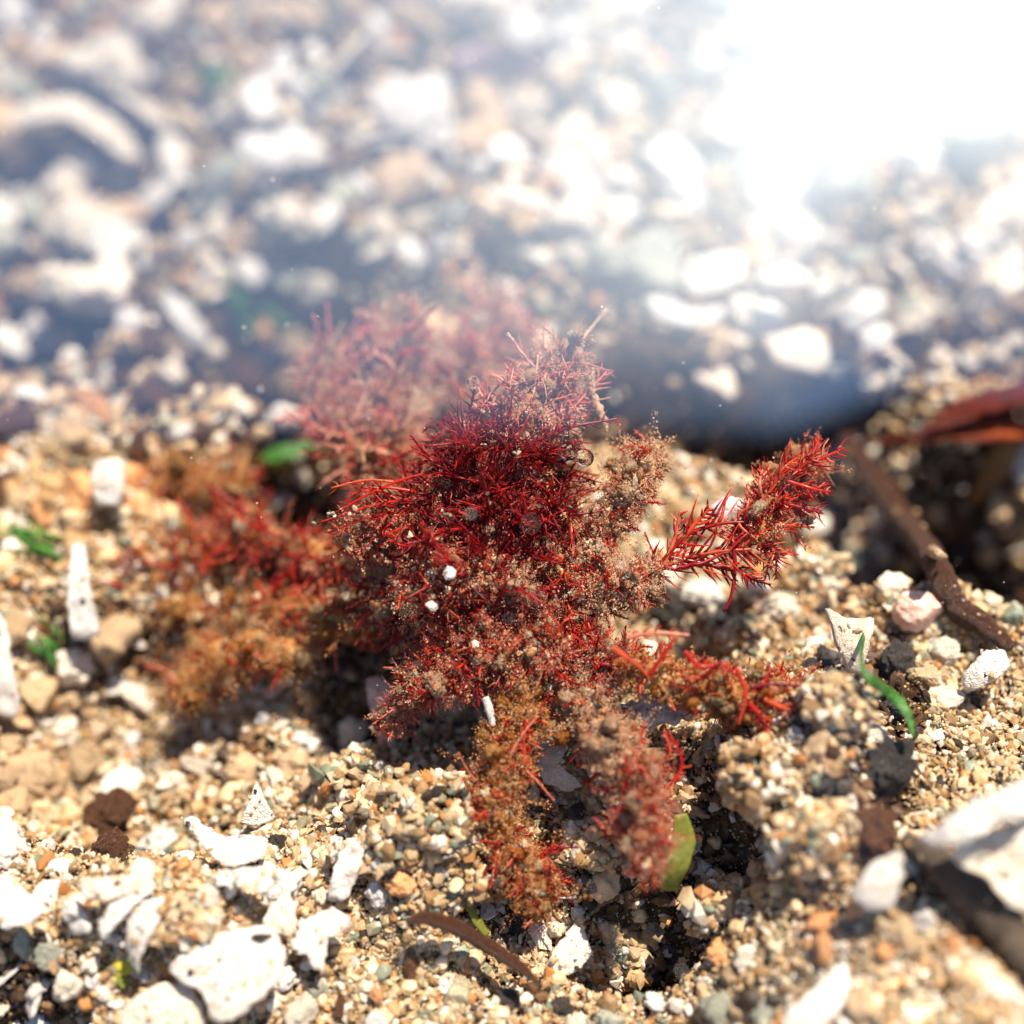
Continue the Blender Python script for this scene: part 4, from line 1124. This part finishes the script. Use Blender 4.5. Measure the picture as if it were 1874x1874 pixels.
# upper right fan
br = branch([(930, 830, 3.02), (970, 750, 3.02), (1010, 690, 3.04), (1050, 650, 3.06)], (70, 75, 62, 25), 'tissue', 'rosy', 150, 40, 'fuzz', 6000, 13, 120, 2, rr=1.9)
mb = MB()
for a, b, L in (((900, 800, 2.98), (870, 700, 3.0), 42), ((930, 800, 2.97), (920, 680, 3.0), 50), ((960, 800, 2.97), (985, 650, 3.0), 52), ((990, 790, 2.97), (1060, 645, 3.0), 52), ((1000, 800, 2.98), (1110, 680, 3.02), 46), ((1010, 760, 2.99), (1085, 740, 3.02), 36), ((905, 830, 2.95), (850, 770, 2.97), 36)):
    m = ((a[0] + b[0]) / 2 + RNG.normal(0, 10), (a[1] + b[1]) / 2 + RNG.normal(0, 8), (a[2] + b[2]) / 2)
    feather(mb, [P(*a), P(*m), P(*b)], (L * 0.7, L, L * 0.9, L * 0.4), 13, NV + RNG.normal(0, 0.3, 3), 48, 2.0, 0, 0.2, 0.2)
build(mb, 'feathery_frond', M['rosy'], WEED0, weed)['label'] = 'pale pinkish red feathery fan at the upper right of the plant'
# spiky dark crown over the heart
mb = MB()
for c, n, L in (((860, 830, 2.97), 34, 70), ((930, 820, 2.96), 40, 75), ((990, 850, 2.96), 34, 68), ((900, 900, 2.93), 40, 64), ((1010, 930, 2.94), 28, 55), ((830, 880, 2.94), 26, 62), ((950, 960, 2.92), 34, 55), ((880, 980, 2.92), 26, 50)):
    c3 = P(*c); tuft(mb, c3, NV * 0.5 + UPV * 0.7, n, L * S(c[2]), 2.3 * S(c[2]), 0.75, 2)
build(mb, 'spiky_tuft', M['crimson'], WEED0, weed)
# long thin spikes to the left
br = branch([(800, 930, 3.0), (740, 950, 3.0), (680, 970, 3.0), (640, 985, 3.02)], (55, 55, 40, 18), 'tissue', 'red', 80, 34, 'redfuzz', 5200, 10, 160, 2)
mb = MB()
for a, b in (((800, 860), (610, 940)), ((820, 905), (572, 960)), ((790, 930), (600, 975)), ((760, 900), (640, 905)), ((850, 945), (690, 985)), ((740, 885), (606, 893)), ((820, 880), (660, 1010))):
    A_, B_ = P(*a, 2.97), P(*b, 2.95)
    q = spline([A_, (A_ + B_) / 2 + UPV * 0.012, B_], 12)
    tube(mb, q, np.linspace(3.4, 1.6, 12) * S(2.95), 5, lumpy=0.15)
    for k in range(9):
        i = RNG.integers(2, 11)
        needle(mb, q[i], (B_ - A_) + RNG.normal(0, 0.12, 3), 22 * S(2.95), 1.3 * S(2.95), RNG.normal(0, 0.2, 3), 3)
sp = build(mb, 'long_spikes', M['red'], WEED0, br)
mb = MB()
tips = np.array([P(x, y, 2.95) for x, y in ((575, 958), (580, 955), (608, 940), (612, 945), (620, 950), (602, 972), (640, 940), (650, 930))])
scatter(mb, tips, S(2.95) * RNG.uniform(3, 6, len(tips)), GRAIN)
build(mb, 'tip_grains', M['sand'], WEED0, br, smooth=False)
# left arm, blurred, lying back
branch([(660, 1060, 3.2), (560, 1010, 3.28), (470, 985, 3.34), (400, 990, 3.38)], (55, 52, 50, 36), 'tissue', 'red', 170, 34, 'redfuzz', 2600, 11, 30, 2)
branch([(470, 1000, 3.34), (380, 1010, 3.42), (300, 1050, 3.44), (195, 1085, 3.46)], (44, 50, 46, 26), 'tissue', 'red', 260, 36, 'ochrefuzz', 3600, 15, 30, 2)
branch([(690, 1150, 3.12), (610, 1130, 3.18), (530, 1110, 3.24), (470, 1100, 3.28)], (30, 38, 34, 22), 'tissue', 'red', 120, 28, 'ochrefuzz', 4200, 10, 40, 2)
branch([(450, 880, 3.5), (380, 890, 3.54), (310, 890, 3.58), (260, 920, 3.6)], (40, 50, 50, 35), 'tissue', 'red', 60, 30, 'ochrefuzz', 3600, 18, 30, 2)
branch([(560, 1200, 3.2), (470, 1190, 3.26), (380, 1220, 3.3), (330, 1280, 3.3)], (40, 55, 60, 50), 'tissue', 'red', 40, 30, 'ochrefuzz', 5200, 18, 30, 2)
branch([(420, 1090, 3.36), (330, 1120, 3.42), (250, 1130, 3.46), (200, 1150, 3.5)], (40, 52, 48, 36), 'tissue', 'red', 50, 30, 'ochrefuzz', 3600, 17, 20, 2)
# right arm with tan fuzz
branch([(1050, 1060, 2.98), (1100, 980, 2.99), (1150, 900, 3.0), (1195, 820, 3.03)], (42, 50, 55, 30), 'tissue', 'red', 130, 26, 'fuzz', 13000, 12, 240, 2, hairs=200)
branch([(1060, 1090, 2.96), (1130, 1070, 2.95), (1200, 1050, 2.94)], (36, 45, 28), 'tissue', 'red', 150, 28, 'fuzz', 8000, 11, 200, 2, hairs=80)
# the clear feathery frond
mb = MB()
F_ = 2.93
for pts, lens, n in (([(1150, 1075), (1230, 1030), (1310, 1010), (1375, 1005)], (26, 62, 66, 40), 20),
                     ([(1200, 1045), (1250, 985), (1310, 960), (1370, 955)], (20, 46, 50, 30), 15),
                     ([(1215, 1035), (1235, 985), (1245, 935)], (8, 24, 18), 7),
                     ([(1225, 1020), (1280, 1030), (1345, 1045)], (20, 42, 30), 14),
                     ([(1240, 1000), (1275, 955), (1300, 930)], (12, 30, 18), 8)):
    feather(mb, [P(x, y, F_) for x, y in pts], lens, n, NV + np.array([0.05, 0, 0.1]), 58, 3.3, 0, 0.08, 0.38)
fr = build(mb, 'feathery_frond', M['red'], WEED0, weed)
fr['label'] = 'crisp red comb-like frond right of the main mass'
mb = MB()
q = spline([P(1340, 985, 2.93), P(1345, 1040, 2.93), P(1338, 1090, 2.93), P(1325, 1120, 2.93)], 14)
tube(mb, q, np.linspace(4.5, 2.5, 14) * S(2.93), 6, lumpy=0.15)
for k in range(10):
    needle(mb, q[RNG.integers(3, 13)], RNG.normal(0, 1, 3), 14 * S(2.93), 1.4 * S(2.93), RNG.normal(0, 0.2, 3), 3)
build(mb, 'hanging_stem', M['crimson'], WEED0, weed)
# right red tuft beyond the frond
branch([(1370, 1010, 2.96), (1400, 930, 2.98), (1440, 880, 3.02), (1500, 845, 3.08)], (40, 46, 42, 40), 'tissue', 'red', 70, 36, 'redfuzz', 4500, 11, 120, 2, rr=1.8)
mb = MB()
for a, b, L in (((1390, 960), (1490, 965), 22), ((1400, 930), (1395, 860), 26), ((1420, 1000), (1400, 1060), 22), ((1440, 880), (1520, 900), 24), ((1460, 850), (1545, 820), 28), ((1350, 1040), (1410, 1070), 20), ((1375, 1000), (1420, 1060), 20), ((1400, 950), (1450, 900), 28), ((1410, 900), (1470, 830), 26), ((1380, 1000), (1450, 1010), 24), ((1430, 920), (1500, 935), 22), ((1370, 960), (1380, 890), 22), ((1450, 870), (1500, 800), 22)):
    feather(mb, [P(*a, 2.95), P((a[0] + b[0]) / 2 + RNG.normal(0, 10), (a[1] + b[1]) / 2 + RNG.normal(0, 12), 2.94), P(*b, 2.97)], (L, L * 1.1, L * 0.5), 12, NV + RNG.normal(0, 0.3, 3), 52, 2.4, 0, 0.25, 0.5)
build(mb, 'feathery_frond', M['red'], WEED0, weed)['label'] = 'dense scarlet tuft at the far right end of the plant'
# lower right arm
branch([(1040, 1200, 2.95), (1100, 1200, 2.92), (1150, 1220, 2.90)], (50, 55, 40), 'mtissue', 'red', 170, 28, 'redfuzz', 3600, 9, 120, 2)
branch([(1140, 1225, 2.88), (1220, 1240, 2.86), (1300, 1270, 2.85), (1380, 1280, 2.85)], (44, 56, 64, 50), 'tissue', 'red', 90, 24, 'ochrefuzz', 8000, 8, 140, 2, hairs=80, label='ochre arm crusted with pale fuzz at the lower right')
branch([(1370, 1290, 2.85), (1440, 1280, 2.86), (1500, 1285, 2.88), (1545, 1290, 2.9)], (60, 66, 60, 40), 'tissue', 'red', 170, 28, 'ochrefuzz', 5000, 10, 80, 2, hairs=150)
mb = MB()
for pts, lens, n in (([(1120, 1190), (1165, 1215), (1190, 1235)], (18, 20, 10), 5), ([(1150, 1165), (1200, 1160), (1262, 1165)], (10, 22, 8), 5), ([(1190, 1230), (1220, 1190), (1240, 1165)], (10, 20, 10), 4),
                     ([(1250, 1190), (1280, 1220), (1320, 1215), (1350, 1240)], (14, 24, 20, 8), 6), ([(1320, 1210), (1290, 1240), (1240, 1265)], (8, 26, 26), 7), ([(1345, 1225), (1360, 1270), (1352, 1330)], (8, 12, 6), 5),
                     ([(1370, 1260), (1430, 1250), (1490, 1265)], (20, 30, 18), 9), ([(1370, 1290), (1400, 1320), (1400, 1345)], (16, 22, 14), 7), ([(1400, 1280), (1440, 1300), (1470, 1290)], (18, 24, 10), 8)):
    feather(mb, [P(x + RNG.normal(0, 3), y + RNG.normal(0, 3), 2.77) for x, y in pts], lens, n, NV + RNG.normal(0, 0.25, 3), 50, 3.0, 0, 0.35, 0.25)
build(mb, 'feathery_frond', M['red'], WEED0, weed)['label'] = 'antler-like scarlet sprigs along the lower right arm'
mb = MB()
body(mb, [P(1372, 1255, 2.84), P(1368, 1290, 2.83), P(1362, 1325, 2.83)], np.array((13, 15, 12)) * S(2.84), 0.15, 13, 12, 20)
tag(build(mb, 'seed_husk', M['brown'], P(1366, 1325, 2.84)), 'small dark brown husk caught on the lower right seaweed arm', 'husk')
# lower arms
branch([(980, 1220, 2.94), (960, 1300, 2.90), (920, 1400, 2.87), (900, 1490, 2.86)], (60, 62, 58, 46), 'tissue', 'red', 190, 28, 'ochrefuzz', 15000, 12, 300, 2, hairs=150)
branch([(900, 1480, 2.87), (930, 1550, 2.86), (970, 1600, 2.86), (990, 1660, 2.86)], (45, 55, 50, 30), 'tissue', 'red', 150, 28, 'ochrefuzz', 10000, 12, 200, 2, hairs=120)
branch([(1060, 1230, 2.93), (1080, 1300, 2.88), (1130, 1370, 2.84), (1150, 1440, 2.80)], (48, 56, 54, 45), 'tissue', 'red', 90, 24, 'fuzz', 14000, 11, 120, 2, hairs=200, label='tan fuzzy arm below the centre')
branch([(1180, 1390, 2.80), (1180, 1460, 2.77), (1175, 1530, 2.74), (1200, 1590, 2.72)], (36, 52, 56, 36), 'tissue', 'red', 120, 30, 'redfuzz', 9000, 12, 100, 2)
mb = MB()
for pts, lens, n in (([(1190, 1410), (1225, 1380), (1215, 1335)], (18, 20, 6), 10), ([(1150, 1440), (1170, 1370), (1180, 1320)], (14, 20, 8), 9), ([(1215, 1450), (1248, 1400), (1225, 1340)], (10, 20, 5), 12), ([(1140, 1430), (1125, 1390), (1150, 1360)], (14, 12, 5), 8), ([(930, 1390), (955, 1345), (985, 1310)], (18, 22, 14), 9), ([(960, 1400), (960, 1350), (965, 1320)], (14, 16, 10), 7)):
    dd = 2.80 if pts[0][0] > 1100 else 2.84
    feather(mb, [P(x, y, dd) for x, y in pts], lens, n, NV + RNG.normal(0, 0.3, 3), 42, 2.4, 0, 0.2, 0.15)
build(mb, 'feathery_frond', M['red'], WEED0, weed)['label'] = 'curling red claws of frond on the lower arms'
branch([(860, 1240, 2.93), (800, 1250, 2.93), (760, 1240, 2.95)], (46, 48, 30), 'mtissue', 'red', 170, 24, 'redfuzz', 4200, 9, 100, 2)
branch([(760, 1210, 2.98), (740, 1290, 3.0), (700, 1330, 3.04)], (30, 38, 25), 'tissue', 'rosy', 90, 24, 'redfuzz', 2200, 9, 40, 2)

# bare main stems running through the plant
for pts_, r0_ in ((((890, 1180, 2.95), (900, 1000, 2.93), (940, 850, 2.95), (1000, 700, 3.0)), 5), (((900, 1100, 2.93), (1050, 1070, 2.93), (1200, 1045, 2.92), (1330, 1010, 2.92), (1450, 880, 2.95)), 5),
                  (((900, 1150, 2.92), (1030, 1190, 2.9), (1180, 1240, 2.86), (1300, 1250, 2.86), (1400, 1290, 2.86), (1480, 1280, 2.9)), 4.5), (((890, 1190, 2.93), (960, 1300, 2.88), (915, 1420, 2.84), (930, 1560, 2.84), (985, 1640, 2.84)), 4.5),
                  (((860, 1080, 3.0), (720, 1080, 3.1), (560, 1020, 3.24), (380, 1010, 3.38), (215, 1080, 3.46)), 5.5), (((850, 1000, 3.0), (740, 860, 3.2), (640, 760, 3.34), (590, 640, 3.42)), 5),
                  (((960, 1200, 2.93), (1070, 1280, 2.88), (1140, 1390, 2.80), (1180, 1500, 2.72)), 4.5), (((860, 900, 3.0), (760, 930, 2.98), (650, 985, 2.97)), 4)):
    q = spline([P(*a) for a in pts_], 46)
    q = q + RNG.normal(0, 0.0025, q.shape)
    mb = MB(); tube(mb, q, np.linspace(r0_, r0_ * 0.45, 46) * S(2.95), 7, lumpy=0.18)
    for k in range(30):
        i = RNG.integers(3, 45)
        needle(mb, q[i], RNG.normal(0, 1, 3), RNG.uniform(12, 34) * S(2.95), 1.8 * S(2.95), RNG.normal(0, 0.4, 3), 4)
    build(mb, 'stem', M['crimson'], WEED0, weed)

# bits caught on the plant
stone('quartz_grain', 823, 1050, 12, 13, 'single clear white quartz grain on the lower front of the seaweed', 'grain', 'whiteb', 160, depth=2.83, lift=0)
stone('quartz_grain', 790, 1110, 11, 9, 'square sparkling quartz grain left below the clear white one', 'grain', 'whiteb', 161, depth=2.83, lift=0)
for px, py, r, d, lb in ((1070, 838, 17, 2.93, 'clear round air bubble on the right flank of the seaweed'), (1044, 825, 20, 2.96, 'wider clear bubble touching the round bubble'), (866, 700, 13, 2.98, 'small clear bubble at the top of the seaweed'), (1050, 800, 20, 3.0, 'faint clear bubble above the two touching bubbles')):
    v, f = ICO[4]
    c = P(px, py, d)
    mb = MB(); mb.add(c + v * r * S(d), f)
    tag(build(mb, 'air_bubble', M['bubble'], c), lb, 'bubble')
strand('pale_filament', [(1050, 650, 3.05), (1068, 618, 3.08), (1090, 590, 3.1), (1110, 565, 3.1)], (4, 3, 2, 3), 'thin pale filament rising from the top of the seaweed', 'filament', 'fuzz', lumpy=0.4)
strand('pale_filament', [(1080, 680, 3.0), (1085, 720, 3.0), (1105, 765, 3.0), (1110, 790, 3.0)], (8, 5, 6, 2), 'ragged whitish filament hanging over the dark gap right of the red fan', 'filament', 'fuzz', lumpy=0.6)

# specks drifting in the water
mb = MB()
n = 800
px, py = px_cloud(n, -50, 1920, -50, 1920)
d = RNG.uniform(1.9, 4.4, n)
pts = np.stack([P(a, b, c) for a, b, c in zip(px, py, d)])
ok = pts[:, 2] > height(pts[:, 0], pts[:, 1]) + 0.02
pts = pts[ok]; d = d[ok]
scatter(mb, pts, S(d) * (0.9 + 3.2 * RNG.uniform(0, 1, len(d)) ** 4), GRAIN, (0.6, 1.3))
tag(link('floating_specks', mb.mesh('floating_specks', M['whiteb'], False)), 'tiny pale specks drifting in the water', 'specks', kind='stuff')
